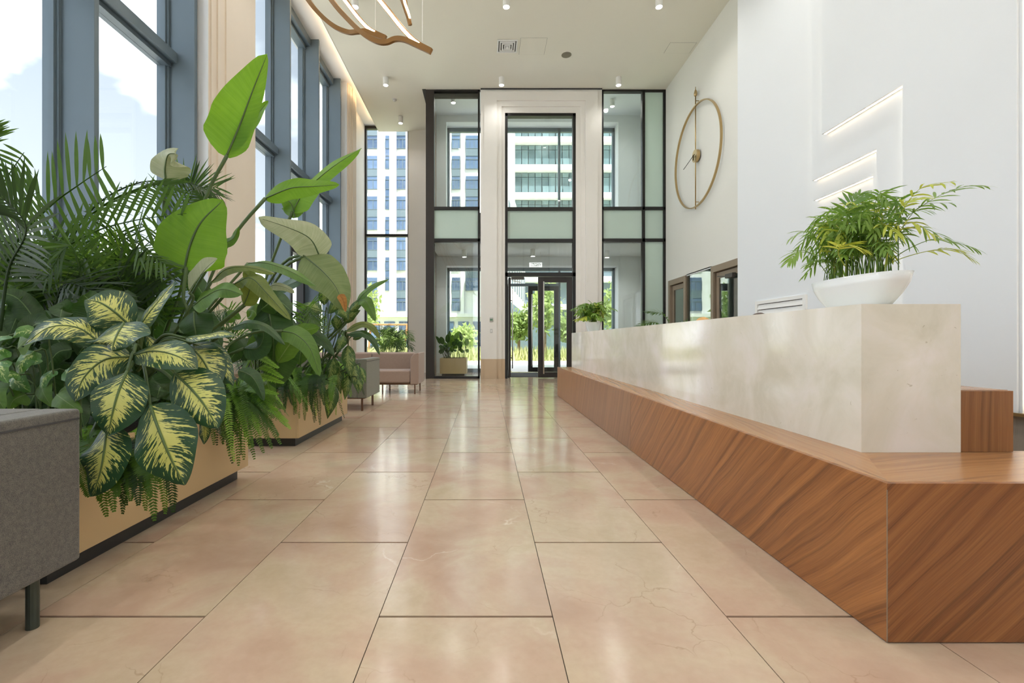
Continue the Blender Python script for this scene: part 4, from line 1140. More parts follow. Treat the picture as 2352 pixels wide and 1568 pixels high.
# hanging dark leaves
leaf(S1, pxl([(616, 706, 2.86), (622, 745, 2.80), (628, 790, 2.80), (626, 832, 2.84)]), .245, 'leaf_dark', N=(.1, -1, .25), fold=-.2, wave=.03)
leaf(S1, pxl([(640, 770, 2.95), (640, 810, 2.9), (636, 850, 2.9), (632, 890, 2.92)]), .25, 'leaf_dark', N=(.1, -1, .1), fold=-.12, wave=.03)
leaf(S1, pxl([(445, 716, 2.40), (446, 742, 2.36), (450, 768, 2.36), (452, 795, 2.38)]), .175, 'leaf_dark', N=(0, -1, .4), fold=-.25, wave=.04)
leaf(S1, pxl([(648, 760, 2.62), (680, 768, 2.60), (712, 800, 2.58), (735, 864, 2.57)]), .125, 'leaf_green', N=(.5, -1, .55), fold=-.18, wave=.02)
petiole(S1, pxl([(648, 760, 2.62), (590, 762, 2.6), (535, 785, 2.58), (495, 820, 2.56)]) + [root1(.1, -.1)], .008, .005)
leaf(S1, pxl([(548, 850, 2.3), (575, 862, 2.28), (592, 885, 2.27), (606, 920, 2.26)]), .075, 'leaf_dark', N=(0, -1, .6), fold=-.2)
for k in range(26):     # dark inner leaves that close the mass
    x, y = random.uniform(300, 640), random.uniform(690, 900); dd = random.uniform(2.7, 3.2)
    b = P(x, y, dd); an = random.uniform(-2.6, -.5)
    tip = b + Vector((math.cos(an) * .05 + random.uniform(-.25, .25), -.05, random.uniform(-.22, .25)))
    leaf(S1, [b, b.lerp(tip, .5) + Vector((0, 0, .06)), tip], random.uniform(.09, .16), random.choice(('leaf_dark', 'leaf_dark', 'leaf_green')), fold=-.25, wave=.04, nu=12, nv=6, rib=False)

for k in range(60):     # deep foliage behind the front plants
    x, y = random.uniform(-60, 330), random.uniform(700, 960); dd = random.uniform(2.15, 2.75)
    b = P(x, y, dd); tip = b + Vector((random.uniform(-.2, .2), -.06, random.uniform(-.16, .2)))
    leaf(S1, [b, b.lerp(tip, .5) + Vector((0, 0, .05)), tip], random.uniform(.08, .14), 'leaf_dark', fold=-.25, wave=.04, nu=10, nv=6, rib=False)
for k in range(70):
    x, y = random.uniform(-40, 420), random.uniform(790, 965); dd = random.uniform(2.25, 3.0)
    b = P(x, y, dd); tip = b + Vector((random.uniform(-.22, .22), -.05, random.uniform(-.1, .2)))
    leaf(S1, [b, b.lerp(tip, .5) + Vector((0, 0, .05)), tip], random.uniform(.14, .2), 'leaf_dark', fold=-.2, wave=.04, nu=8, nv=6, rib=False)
# ============ planter 1: areca palm ============
A1 = thing('areca_palm', 'big feathery areca palm against the street window at the left', 'plant', (-2.55, 2.55, .45))
random.seed(11)
def rootA(): return Vector((-2.55 + random.uniform(-.12, .12), 2.55 + random.uniform(-.12, .12), .45))
def AF(px, ln, n=24, mat='palm_green', w=.026, N=(0, -.9, .5), a0=70, a1=30, droop=.05, start=.25, lift=.1, dirs=None, seg=4):
    return frond(A1, pxl(px), ln, n, w, a0, a1, droop, mat, N, start, rach=.008, lift=lift, jit=.06, seg=seg, dirs=dirs)
AF([(-40, 760, 2.6), (30, 570, 2.55), (110, 478, 2.5), (180, 425, 2.46), (244, 382, 2.42)], .30, 12, 'palm_green', .034, N=(0, -1, 0), droop=.0, start=.30, dirs=((-.18, 0, 1), (.22, .1, -1)), seg=5)
AF([(0, 780, 2.7), (90, 620, 2.66), (200, 540, 2.62), (310, 506, 2.58), (428, 490, 2.55)], .28, 14, 'palm_green', .030, N=(0, -1, 0), droop=.0, start=.34, dirs=((.28, 0, 1), (.1, .2, -1)), seg=5)
AF([(60, 780, 2.9), (150, 560, 2.9), (240, 470, 2.88), (330, 430, 2.86), (400, 425, 2.85)], .21, 22, 'palm_green', .012, N=(0, -1, 0), droop=.02, start=.4, dirs=((1, 0, .35), (1, 0, -.5)), seg=4)
AF([(-120, 700, 2.5), (-60, 560, 2.45), (10, 480, 2.4), (90, 440, 2.38)], .26, 18, 'palm_green', .022, N=(0, -1, 0), droop=.02, start=.3, dirs=((-.5, 0, 1), (.5, .1, -1)), seg=5)
AF([(-200, 700, 2.4), (-150, 480, 2.35), (-95, 350, 2.3), (-60, 300, 2.28)], .27, 12, 'palm_green', .022, N=(0, -1, 0), droop=.0, start=.45, dirs=((1, 0, .3), (1, 0, .1)), seg=5)
AF([(-140, 700, 2.5), (-60, 520, 2.45), (0, 430, 2.4), (55, 350, 2.38)], .20, 16, 'palm_green', .018, N=(0, -1, 0), droop=.03, start=.4, dirs=((-.8, 0, .2), (.6, 0, -1)), seg=5)
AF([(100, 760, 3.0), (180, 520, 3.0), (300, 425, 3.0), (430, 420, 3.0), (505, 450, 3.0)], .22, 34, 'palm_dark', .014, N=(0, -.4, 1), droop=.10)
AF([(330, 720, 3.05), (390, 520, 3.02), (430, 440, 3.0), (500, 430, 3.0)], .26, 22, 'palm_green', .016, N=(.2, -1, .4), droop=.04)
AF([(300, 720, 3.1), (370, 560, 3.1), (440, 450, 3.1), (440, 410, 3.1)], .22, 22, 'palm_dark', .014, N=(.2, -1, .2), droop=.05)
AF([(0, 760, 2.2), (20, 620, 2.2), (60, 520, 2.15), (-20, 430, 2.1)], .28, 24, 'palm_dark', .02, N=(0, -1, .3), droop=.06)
for k in range(34):
    # dense mid mass
    bx, by = random.uniform(-60, 360), random.uniform(740, 800); dd = random.uniform(2.35, 3.15)
    tx = bx + random.uniform(-170, 190); ty = random.uniform(560, 700)
    mx, my = (bx + tx) / 2 + random.uniform(-20, 20), ty - random.uniform(0, 60)
    AF([(bx, by, dd), ((bx + mx) / 2, (by + my) / 2, dd), (mx, my, dd - .03), (tx, ty + random.uniform(-10, 50), dd - .1)], random.uniform(.20, .30), 22,
       random.choice(('palm_dark', 'palm_green', 'palm_green', 'palm_light')), random.uniform(.013, .02), N=(random.uniform(-.4, .4), -.7, random.uniform(.2, 1)), droop=.09, start=.2)
for k in range(14):
    az = random.uniform(0, 6.28); b = rootA()
    frond(A1, arch(b, az, random.uniform(.45, .8), random.uniform(.3, .65), .15), .26, 22, .016, mat='palm_dark', droop=.1, start=.3)

# ============ planter 1: dumb cane (variegated) ============
random.seed(5)
D1 = thing('dumb_cane', 'dumb cane plant with large cream patterned leaves at the front of the near planter', 'plant', (-1.62, 2.0, .45))
crown = P(312, 800, 2.08); base1 = Vector((-1.80, 2.12, .45))
petiole(D1, [base1, base1.lerp(crown, .5), crown], .022, .016)
def DL(pts, wpx, N=None, fold=-.12, wave=.03, org=None, mat='leaf_dieff', skew=0):
    dm = pts[len(pts) // 2][2]
    leaf(D1, pxl(pts), 1.08 * wpx * dm / F, mat, N=N, fold=fold, wave=wave, prof=prof_dieff, nu=24, nv=12, skew=skew)
    b = P(*pts[0]); o_ = org or crown
    petiole(D1, [b, b.lerp(o_, .5) + Vector((0, .01, .03)), o_ + Vector((random.uniform(-.01, .01), .02, random.uniform(-.1, .02)))], .0055, .008)
DL([(303, 752, 2.02), (262, 715, 1.98), (228, 694, 1.97), (196, 688, 1.97)], 96, N=(-.1, -1, .75))
DL([(318, 756, 2.02), (340, 722, 2.0), (372, 682, 2.0), (402, 644, 2.02)], 70, N=(-.75, -1, .35))
DL([(284, 742, 1.92), (272, 762, 1.84), (263, 782, 1.80), (257, 806, 1.79)], 118, N=(0, -.75, 1.0), wave=.05)
DL([(232, 788, 1.96), (178, 752, 1.92), (112, 752, 1.88), (50, 796, 1.85)], 84, N=(.1, -.75, .85), wave=.05)
DL([(306, 818, 1.96), (240, 826, 1.90), (192, 868, 1.86), (172, 922, 1.85)], 104, N=(.2, -1, .5))
DL([(292, 852, 1.86), (272, 900, 1.81), (258, 950, 1.79), (248, 1002, 1.79)], 126, N=(.05, -1, .35))
DL([(306, 816, 1.95), (355, 806, 1.90), (408, 818, 1.86), (454, 848, 1.85)], 84, N=(0, -.8, .8))
DL([(426, 776, 2.0), (465, 772, 1.98), (505, 766, 1.96), (548, 771, 1.94)], 40, N=(0, -.55, 1))
DL([(438, 796, 2.0), (462, 822, 1.97), (482, 856, 1.95), (500, 896, 1.94)], 84, N=(.3, -1, .4))
DL([(442, 788, 2.02), (486, 806, 2.0), (512, 838, 1.99), (536, 886, 1.98)], 46, N=(.5, -1, .6))
DL([(402, 858, 1.90), (438, 892, 1.86), (472, 934, 1.84), (500, 984, 1.83)], 112, N=(.15, -1, .3))
DL([(345, 930, 1.83), (366, 990, 1.77), (392, 1052, 1.75), (424, 1114, 1.75)], 138, N=(.05, -1, .2))
DL([(246, 975, 1.86), (240, 1030, 1.81), (230, 1085, 1.79), (212, 1140, 1.79)], 112, N=(-.05, -1, .15))
DL([(462, 966, 1.92), (468, 985, 1.9), (470, 1002, 1.89), (468, 1020, 1.88)], 26, N=(0, -1, .1))
DL([(335, 770, 2.1), (352, 790, 2.1), (375, 802, 2.1), (392, 806, 2.1)], 26, N=(0, -.8, .8))

# ============ pothos at the far left ============
PO = thing('pothos', 'trailing pothos with small speckled heart leaves behind the grey sofa', 'plant', (-2.0, 1.95, .45))
random.seed(17)
poth = [((40, 800), (100, 770), 56), ((20, 770), (-20, 790), 60), ((78, 806), (40, 870), 60), ((20, 860), (70, 900), 62), ((62, 838), (98, 830), 40), ((0, 830), (18, 880), 48),
        ((-10, 880), (10, 940), 60), ((60, 905), (20, 940), 58), ((130, 906), (190, 948), 58), ((95, 880), (120, 935), 56), ((150, 850), (190, 890), 46), ((10, 800), (-30, 850), 60),
        ((120, 850), (95, 905), 44), ((45, 860), (16, 872), 36), ((80, 760), (30, 775), 44), ((160, 880), (130, 930), 50)]
for (a, b, wp) in poth:
    dd = random.uniform(1.84, 1.97); pa, pb = P(*a, dd + .04), P(*b, dd)
    leaf(PO, [pa, pa.lerp(pb, .5) + Vector((0, -.015, .01)), pb], wp * dd / F, 'leaf_pothos' if random.random() < .75 else 'leaf_green', N=(random.uniform(-.5, .5), -1, random.uniform(.2, .8)), fold=-.2, wave=.02, prof=prof_heart, nu=12, nv=8, rib=False)
    petiole(PO, [pa, pa + Vector((0, .06, -.03)), Vector((pa.x * .9 - .15, 2.0, .47))], .003, .0035, 8)

# ============ ferns ============
def fern(label, cx_, cy_, cz_, specs, mat='fern_green', nrand=40, az=(-3.0, .6), reach=(.3, .5), rise=(.05, .2), drop=(.25, .55), loc=None, ln=.055):
    f_ = thing('boston_fern', label, 'fern', (cx_, cy_, cz_))
    fp = lambda uu: min(1, .35 + uu * 6) * (1 - uu) ** .55 + .08
    for (pts, mt) in specs:
        frond(f_, pxl(pts), ln, -76, .0108, 82, 62, .04, mt, (0, -.6, .8), .12, rach=.0022, lift=.05, jit=.08, seg=2, prof=fp)
    for k in range(nrand):
        a = random.uniform(*az)
        b = Vector((cx_ + random.uniform(-.22, .1), cy_ + random.uniform(-.22, .22), cz_))
        frond(f_, arch(b, a, random.uniform(*reach), random.uniform(*rise), random.uniform(*drop)), ln * .95, -78, .0108, 82, 60, .05,
              random.choice((mat, mat, 'fern_bright', 'fern_dark')), (0, -.3, 1), .12, rach=.002, lift=.05, jit=.1, seg=2, prof=fp)
    return f_
random.seed(23)
spec = []
for (tx, ty, mt) in ((650, 868, 'fern_bright'), (652, 880, 'fern_bright'), (640, 845, 'fern_bright'), (668, 985, 'fern_bright'), (662, 968, 'fern_bright'), (640, 905, 'fern_bright'), (640, 1000, 'fern_green'), (625, 1030, 'fern_green'),
                     (606, 1040, 'fern_green'), (585, 1055, 'fern_green'), (560, 1056, 'fern_green'), (548, 1070, 'fern_green'), (655, 940, 'fern_green'), (630, 960, 'fern_green'), (600, 1000, 'fern_bright'), (574, 1030, 'fern_bright'), (530, 1040, 'fern_dark'), (615, 985, 'fern_green'), (645, 1020, 'fern_green')):
    bx, by = 530 + random.uniform(-20, 25), 915 + random.uniform(-15, 15)
    mx, my = (bx + tx) / 2, min(by, ty) - 10 + (ty - by) * .25
    spec.append(([(bx, by, 2.95), ((bx + mx) / 2, (by + my) / 2 - 14, 2.9), (mx, my, 2.8), (tx, ty, 2.72)], mt))
fern('lush boston fern spilling over the far corner of the near planter', -1.72, 3.0, .47, spec, 'fern_green', nrand=90, az=(-2.2, 1.2), reach=(.2, .45), rise=(.06, .26), drop=(.1, .36))
spec = []
for (tx, ty) in ((245, 1186), (262, 1175), (282, 1180), (300, 1150), (318, 1160), (335, 1172), (355, 1196), (380, 1180), (398, 1176), (230, 1150), (205, 1140), (270, 1140), (310, 1120), (345, 1140), (290, 1160)):
    bx = tx - 10 + random.uniform(-35, 20)
    spec.append(([(bx, 1000, 2.0), (bx + 4, 1030, 1.90), ((bx + tx) / 2, 1080, 1.86), (tx, ty, 1.85 + random.uniform(-.03, .05))], random.choice(('fern_green', 'fern_green', 'fern_dark'))))
fern('fern fronds hanging down the front of the near planter below the patterned leaves', -1.78, 2.1, .47, spec, nrand=14, az=(-1.2, .8), reach=(.12, .2), rise=(.02, .08), drop=(.2, .4))
spec = []
for (tx, ty) in ((655, 940), (672, 930), (690, 925), (705, 945), (722, 970), (735, 975), (745, 930), (760, 920), (640, 930), (680, 950), (700, 965), (715, 930)):
    bx = tx + random.uniform(-25, 10)
    spec.append(([(bx, 860, 4.35), (bx + 3, 868, 4.25), ((bx + tx) / 2, 895, 4.17), (tx, ty, 4.15)], random.choice(('fern_green', 'fern_dark', 'fern_green'))))
fern('dense dark fern hanging over the front corner of the far planter', -1.8, 4.5, .47, spec, nrand=46, az=(-2.4, .9), reach=(.2, .34), rise=(.05, .25), drop=(.15, .45))
fern('fern drooping from the far end of the far planter beside the olive sofa', -1.75, 5.4, .47, [], 'fern_bright', nrand=26, az=(-1.3, 1.2), reach=(.2, .36), rise=(.08, .3), drop=(.1, .4))

# ============ planter 2: bird of paradise ============
random.seed(31)
S2 = thing('bird_of_paradise', 'bird of paradise plant with grey green leaves leaning out of the far planter', 'plant', (-2.2, 4.9, .45))
root2 = lambda dx=0, dy=0: Vector((-2.2 + dx, 4.9 + dy, .45))
def SL(pts, wpx, mat, N=None, stem=None, fold=-.15, wave=.03, tip=False):
    dm = pts[len(pts) // 2][2]
    leaf(S2, pxl(pts), wpx * dm / F, mat, N=N, fold=fold, wave=wave)
    st = pxl([pts[0]] + (stem or [])); petiole(S2, st + [root2(random.uniform(-.15, .15), random.uniform(-.25, .1))], .016, .009)
SL([(672, 486, 4.5), (700, 440, 4.45), (758, 388, 4.4), (830, 340, 4.35)], 72, 'leaf_lime', (-.2, -1, .6), [(640, 560, 4.55), (600, 690, 4.6)], fold=-.25)
leaf(S2, pxl([(678, 500, 4.5), (670, 470, 4.47), (660, 460, 4.45), (640, 452, 4.42)]), .22, 'leaf_green', N=(0, -1, .3), fold=-.4, wave=.05)
SL([(736, 592, 4.25), (712, 548, 4.2), (660, 522, 4.15), (594, 500, 4.1)], 88, 'leaf_pale', (.3, -1, .5), [(655, 600, 4.3), (590, 720, 4.5)], fold=-.22, wave=.04)
SL([(700, 588, 4.2), (740, 622, 4.1), (772, 660, 4.05), (792, 712, 4.0)], 92, 'leaf_sage', (.2, -1, .4), [(650, 620, 4.3), (600, 730, 4.5)], fold=-.15, wave=.03)
leaf(S2, pxl([(780, 676, 4.02), (788, 690, 4.0), (794, 716, 3.98)]), .07, 'leaf_tip', N=(.2, -1, .4), rib=False)
SL([(820, 692, 4.9), (838, 672, 4.85), (862, 655, 4.8), (895, 640, 4.75)], 20, 'leaf_green', (0, -1, .6), [(800, 730, 4.95)])
SL([(822, 690, 4.9), (838, 690, 4.8), (850, 708, 4.78), (862, 738, 4.75)], 30, 'leaf_green', (.3, -1, .4), [(805, 730, 4.95)])
SL([(795, 760, 4.8), (830, 744, 4.75), (855, 752, 4.7), (873, 778, 4.68)], 24, 'leaf_olive', (.2, -.8, .8), [(780, 790, 4.9)])
SL([(800, 768, 4.7), (835, 766, 4.68), (858, 784, 4.66), (872, 815, 4.64)], 20, 'leaf_dark', (.3, -.8, .6), [(780, 800, 4.9)])
SL([(690, 762, 4.3), (715, 764, 4.25), (745, 785, 4.22), (768, 815, 4.2)], 34, 'leaf_dark', (.3, -.8, .6), [(650, 790, 4.5)])
SL([(640, 665, 4.6), (660, 655, 4.58), (690, 640, 4.5), (720, 600, 4.5)], 30, 'leaf_dark', (0, -1, .4), [(620, 700, 4.7)])
for k in range(16):
    b = Vector((-2.2 + random.uniform(-.55, .4), 4.9 + random.uniform(-.5, .5), .7 + random.uniform(0, .5)))
    tip = b + Vector((random.uniform(-.25, .3), random.uniform(-.25, .1), random.uniform(-.05, .35)))
    leaf(S2, [b, b.lerp(tip, .5) + Vector((0, 0, .06)), tip], random.uniform(.09, .16), random.choice(('leaf_dark', 'leaf_green')), fold=-.25, wave=.04, nu=12, nv=6, rib=False)
# thin palms inside planter 2
A2 = thing('lady_palm', 'low dark palm fronds filling the middle of the far planter', 'plant', (-2.4, 4.8, .45))
for k in range(24):
    b = Vector((-2.3 + random.uniform(-.5, .5), 4.8 + random.uniform(-.45, .6), .45)); az = random.uniform(-3.6, .5)
    frond(A2, arch(b, az, random.uniform(.3, .6), random.uniform(.35, .85), random.uniform(.02, .2)), .24, 20, .018, mat=random.choice(('palm_dark', 'palm_green')), droop=.08, start=.35)
# dumb cane with narrow patterned leaves
D2 = thing('dumb_cane', 'dumb cane with narrow hanging mottled leaves at the end of the far planter', 'plant', (-1.8, 5.2, .45))
random.seed(41)
def D2L(pts, wpx, N=None):
    dm = pts[len(pts) // 2][2]
    leaf(D2, pxl(pts), wpx * dm / F, 'leaf_dieff_small', N=N, fold=-.2, wave=.03, prof=prof_lance, nu=16, nv=8, rib=False)
    b = P(*pts[0]); petiole(D2, [b, b + Vector((-.05, .05, .02)), Vector((-1.85 + random.uniform(-.1, .1), 5.1 + random.uniform(-.15, .2), .5))], .005, .006, 8)
for (a, b, wp) in (((768, 820), (757, 892), 30), ((765, 882), (752, 962), 34), ((800, 792), (806, 868), 32), ((812, 830), (824, 905), 22), ((790, 770), (772, 812), 28), ((772, 700), (800, 735), 34), ((740, 716), (690, 700), 34),
                   ((755, 720), (800, 668), 26), ((800, 720), (838, 690), 22), ((790, 742), (828, 712), 24), ((745, 700), (745, 660), 26), ((800, 860), (792, 918), 24), ((820, 870), (828, 900), 16), ((776, 760), (770, 722), 26),
                   ((812, 780), (845, 760), 18), ((720, 760), (700, 722), 24), ((780, 840), (782, 905), 24), ((826, 842), (840, 880), 14)):
    dd = random.uniform(4.75, 5.0)
    D2L([(*a, dd), ((a[0] + b[0]) / 2 + random.uniform(-3, 3), (a[1] + b[1]) / 2 - 4, dd - .05), (*b, dd - .04)], wp, N=(random.uniform(-.2, .5), -1, random.uniform(.1, .6)))

# ============ potted palm behind the pink sofa ============
AP = thing('potted_palm', 'slender potted palm standing behind the pink sofa at the end window', 'plant', (-2.05, 10.3, 0))
random.seed(51)
MB().lathe([(.13, 0), (.17, .36), (.18, .38), (.16, .38), (.15, .33), (.01, .33)], (-2.05, 10.3, 0), 20).build('pot', 'white_gloss', AP, smooth=False)
for k in range(26):
    b = Vector((-2.05 + random.uniform(-.06, .06), 10.3 + random.uniform(-.06, .06), .34)); az = random.uniform(0, 6.28)
    frond(AP, arch(b, az, random.uniform(.25, .62), random.uniform(.5, .95), random.uniform(0, .25)), .19, 18, .016, mat=random.choice(('palm_dark', 'palm_green', 'palm_green')), droop=.08, start=.45)

# ============ vestibule planter plant ============
VP = thing('foliage_plant', 'leafy green plants in the planter behind the vestibule glass', 'plant', (-.9, 13.15, .42))
random.seed(61)
for k in range(46):
    b = Vector((-.9 + random.uniform(-.3, .3), 13.15 + random.uniform(-.3, .3), .42))
    a = random.uniform(0, 6.28); h_ = random.uniform(.2, .85); rr = random.uniform(.1, .4)
    tip = b + Vector((math.cos(a) * rr, math.sin(a) * rr, h_))
    mid = b.lerp(tip, .55) + Vector((0, 0, .1))
    petiole(VP, [b, b.lerp(mid, .5), mid], .005, .004, 6)
    leaf(VP, [mid, mid.lerp(tip, .5) + Vector((0, 0, .04)), tip], random.uniform(.08, .15), random.choice(('leaf_dark', 'leaf_green', 'leaf_dark')), fold=-.2, wave=.04, nu=10, nv=6, rib=False)

# ============ desk plants ============
def parlor(name, label, c, n, hgt, spread, elong, wleaf, lnleaf, explicit=(), nleaf=6, seedv=1, yell=.14):
    random.seed(seedv)
    r = thing(name, label, 'plant', c)
    for k in range(n):
        b = Vector((c[0] + random.uniform(-.5, .5) * elong[0], c[1] + random.uniform(-.5, .5) * elong[1], c[2] - .03))
        az = random.uniform(0, 6.28); h_ = hgt * random.uniform(.35, 1.0); rr = spread * random.uniform(.25, 1.0)
        ell = Vector((math.cos(az) * (.55 if elong[1] > elong[0] * 1.5 else 1), math.sin(az), 0))
        tip = b + ell * rr + Vector((0, 0, h_ * random.uniform(.55, 1.0)))
        pts = [b, b + ell * rr * .12 + Vector((0, 0, h_ * .55)), b + ell * rr * .5 + Vector((0, 0, h_ * .98)), tip]
        frond(r, pts, lnleaf * random.uniform(.8, 1.2), nleaf, wleaf, 54, 20, .22, 'parlor_yellow' if random.random() < yell else 'parlor_green', (0, -.2, 1), .48, rach=.0022, lift=.1, jit=.14, seg=4)
    for (pts, mt) in explicit:
        frond(r, [P(*p) for p in pts], lnleaf * 1.1, 10, wleaf * 1.1, 62, 24, .14, mt, (0, -.3, 1), .42, rach=.0022, lift=.1, jit=.06, seg=4)
    return r
bowlc = (1.715, 2.17, KZ)
bowl = thing('plant_bowl', 'white boat shaped ceramic bowl on the near end of the marble desk', 'bowl', bowlc)
rows = []
for (z, ly, lx) in ((0, .155, .055), (.02, .175, .066), (.06, .212, .085), (.10, .238, .098), (.14, .252, .104)):
    ring_ = []
    for k in range(41):
        a = 2 * math.pi * k / 40
        cs, sn = math.cos(a), math.sin(a)
        ex_ = .75
        ring_.append((bowlc[0] + lx * math.copysign(abs(cs) ** ex_, cs), bowlc[1] + ly * math.copysign(abs(sn) ** .95, sn), KZ + z))
    rows.append(ring_)
inner = [[(bowlc[0] + (p[0] - bowlc[0]) * .9, bowlc[1] + (p[1] - bowlc[1]) * .95, p[2] + dz) for p in rows[-1]] for dz in (0, -.03)]
m = MB().grid(rows + inner); b_ = len(m.v)
m.f.append(tuple(range(0, 40)))
m.build('bowl_body', 'white_gloss', bowl, smooth=True)
MB().lathe([(.001, 0), (.085, .0)], (bowlc[0], bowlc[1], KZ + .112), 28, sx=1.05, sy=2.6).build('soil', 'soil', bowl)
parlor('parlor_palm', 'bushy bright green parlor palm growing in the white bowl on the desk', (bowlc[0], bowlc[1], KZ + .14), 104, .40, .30, (.12, .34), .0128, .088,
       explicit=(([(2020, 600, 2.1), (2060, 520, 2.05), (2130, 465, 2.0), (2200, 432, 1.97), (2262, 426, 1.95)], 'parlor_green'),
                 ([(2030, 610, 2.1), (2080, 575, 2.05), (2140, 550, 2.0), (2190, 555, 1.97), (2244, 572, 1.95)], 'parlor_green'),
                 ([(2030, 610, 2.1), (2080, 590, 2.05), (2140, 575, 2.0), (2190, 572, 1.97), (2236, 596, 1.95)], 'parlor_yellow'),
                 ([(1960, 600, 2.2), (1945, 540, 2.1), (1950, 480, 2.05), (1975, 445, 2.05)], 'parlor_green'),
                 ([(2000, 600, 2.1), (2030, 520, 2.05), (2070, 470, 2.0), (2120, 452, 2.0)], 'parlor_yellow'),
                 ([(1900, 630, 2.4), (1870, 590, 2.35), (1840, 575, 2.3), (1812, 600, 2.3)], 'parlor_green'),
                 ([(1940, 610, 2.1), (1925, 580, 2.0), (1940, 562, 1.95), (1985, 572, 1.92)], 'parlor_yellow')), seedv=71)
pc = (1.70, 7.45, KZ)
pot = thing('plant_pot', 'small white tapered pot at the far end of the marble desk', 'pot', pc)
MB().lathe([(.085, 0), (.125, .15), (.128, .155), (.118, .155), (.11, .12), (.005, .12)], pc, 24).build('pot_body', 'white_gloss', pot, smooth=False)
MB().lathe([(.108, .115), (.108, .125)], pc, 20).build('soil', 'soil', pot)
parlor('parlor_palm', 'small rounded parlor palm in the far desk pot near the door', (pc[0], pc[1], KZ + .13), 60, .36, .34, (.10, .10), .03, .13, seedv=73, yell=.12)
BPc = (3.05, 7.35, 0)
BP = thing('areca_palm', 'arching palm peeping over the desk before the far doors', 'plant', BPc)
random.seed(81)
MB().lathe([(.14, 0), (.19, .40), (.20, .42), (.18, .42), (.17, .36), (.01, .36)], BPc, 20).build('pot', 'white_gloss', BP)
for pts in ([(1545, 800, 7.3), (1540, 752, 7.3), (1522, 722, 7.25), (1488, 716, 7.2)], [(1540, 800, 7.3), (1520, 750, 7.25), (1495, 740, 7.2), (1462, 752, 7.1)], [(1550, 800, 7.3), (1556, 765, 7.3), (1575, 748, 7.3), (1590, 752, 7.3)], [(1545, 800, 7.4), (1525, 760, 7.5), (1500, 752, 7.6), (1480, 760, 7.7)]):
    frond(BP, [Vector((BPc[0], BPc[1], .38))] + [P(*p) for p in pts], .20, 22, .02, mat='palm_green', droop=.12, start=.55)
# ------------------------------------------------------------------ outside
struct(box('floor_outside', -140, 120, -60, 200, -0.5, -0.26, 'paving'))
struct(box('floor_terrace', -60, 60, YE + .3, 24, -0.27, -0.02, 'paving'))
g = box('lawn', -60, 60, 24, 76, -0.27, -0.01, 'lawn_green'); tag(g, 'bright sunlit lawn outside beyond the entrance', 'lawn'); g['kind'] = 'stuff'
# grassy tufts in front of the doors
random.seed(91)
m = MB()
for k in range(5200):
    x, y = random.uniform(-12, 16), random.uniform(23.5, 31); h_ = random.uniform(.25, .8); a = random.uniform(0, 6.28); w_ = .06
    b = Vector((x, y, -.02)); tp = b + Vector((math.cos(a) * .22, math.sin(a) * .22, h_)); s_ = Vector((-math.sin(a), math.cos(a), 0)) * w_
    i = len(m.v); m.v += [tuple(b - s_), tuple(b + s_), tuple(tp)]; m.f.append((i, i + 1, i + 2))
me = m.mesh('meadow_grass', 'meadow_leaf', fix=False); o_ = link('meadow_grass', me); tag(o_, 'tall sunny meadow grasses in the bed outside the doors', 'grass'); o_['kind'] = 'stuff'

def tree(label, x, y, h_, rx, seed, name='garden_tree', n=620, low=.25):
    random.seed(seed)
    r = thing(name, label, 'tree', (x, y, -.02), 'trees outside the entrance')
    MB().tube([(x, y, -.02), (x + .05, y, h_ * .45), (x, y + .05, h_ * .85)], [.10, .07, .03], 8).build('trunk', 'trunk', r)
    m = MB()
    for k in range(n):
        while True:
            p = Vector((random.uniform(-1, 1), random.uniform(-1, 1), random.uniform(-1, 1)))
            if p.length < 1: break
        p = p * (.55 + .45 * random.random())
        c = Vector((x + p.x * rx, y + p.y * rx, h_ * (low + 1) / 2 + p.z * h_ * (1 - low) / 2))
        a = Vector((random.uniform(-1, 1), random.uniform(-1, 1), random.uniform(-1, 1))).normalized(); b = a.orthogonal().normalized(); s_ = random.uniform(.12, .26)
        i = len(m.v); m.v += [tuple(c - a * s_), tuple(c + b * s_ * .5), tuple(c + a * s_), tuple(c - b * s_ * .5)]; m.f.append((i, i + 1, i + 2, i + 3))
    me = m.mesh('crown', 'tree_leaf', fix=False); link('crown', me, r)
tree('sunlit young tree seen through the middle of the entrance door', 3.3, 26.5, 4.6, 1.25, 1)
tree('pale green tree seen through the left part of the entrance door', 1.9, 27.5, 3.0, .9, 2)
tree('tall leafy tree seen through the right vestibule pane', 7.5, 27.0, 4.6, 1.3, 3)
tree('sunny shrub low behind the closed door leaf', 4.9, 27.5, 2.8, 1.1, 4)
tree('yellowish tree at the left edge of the end window', -9.3, 36, 5.8, 1.5, 5)
tree('small shrub behind the pink sofa outside the end window', -6.6, 33, 2.0, 1.2, 6, low=.05)
tree('rounded shrub outside the left vestibule pane', -1.6, 34, 2.4, 1.2, 7, low=.05)

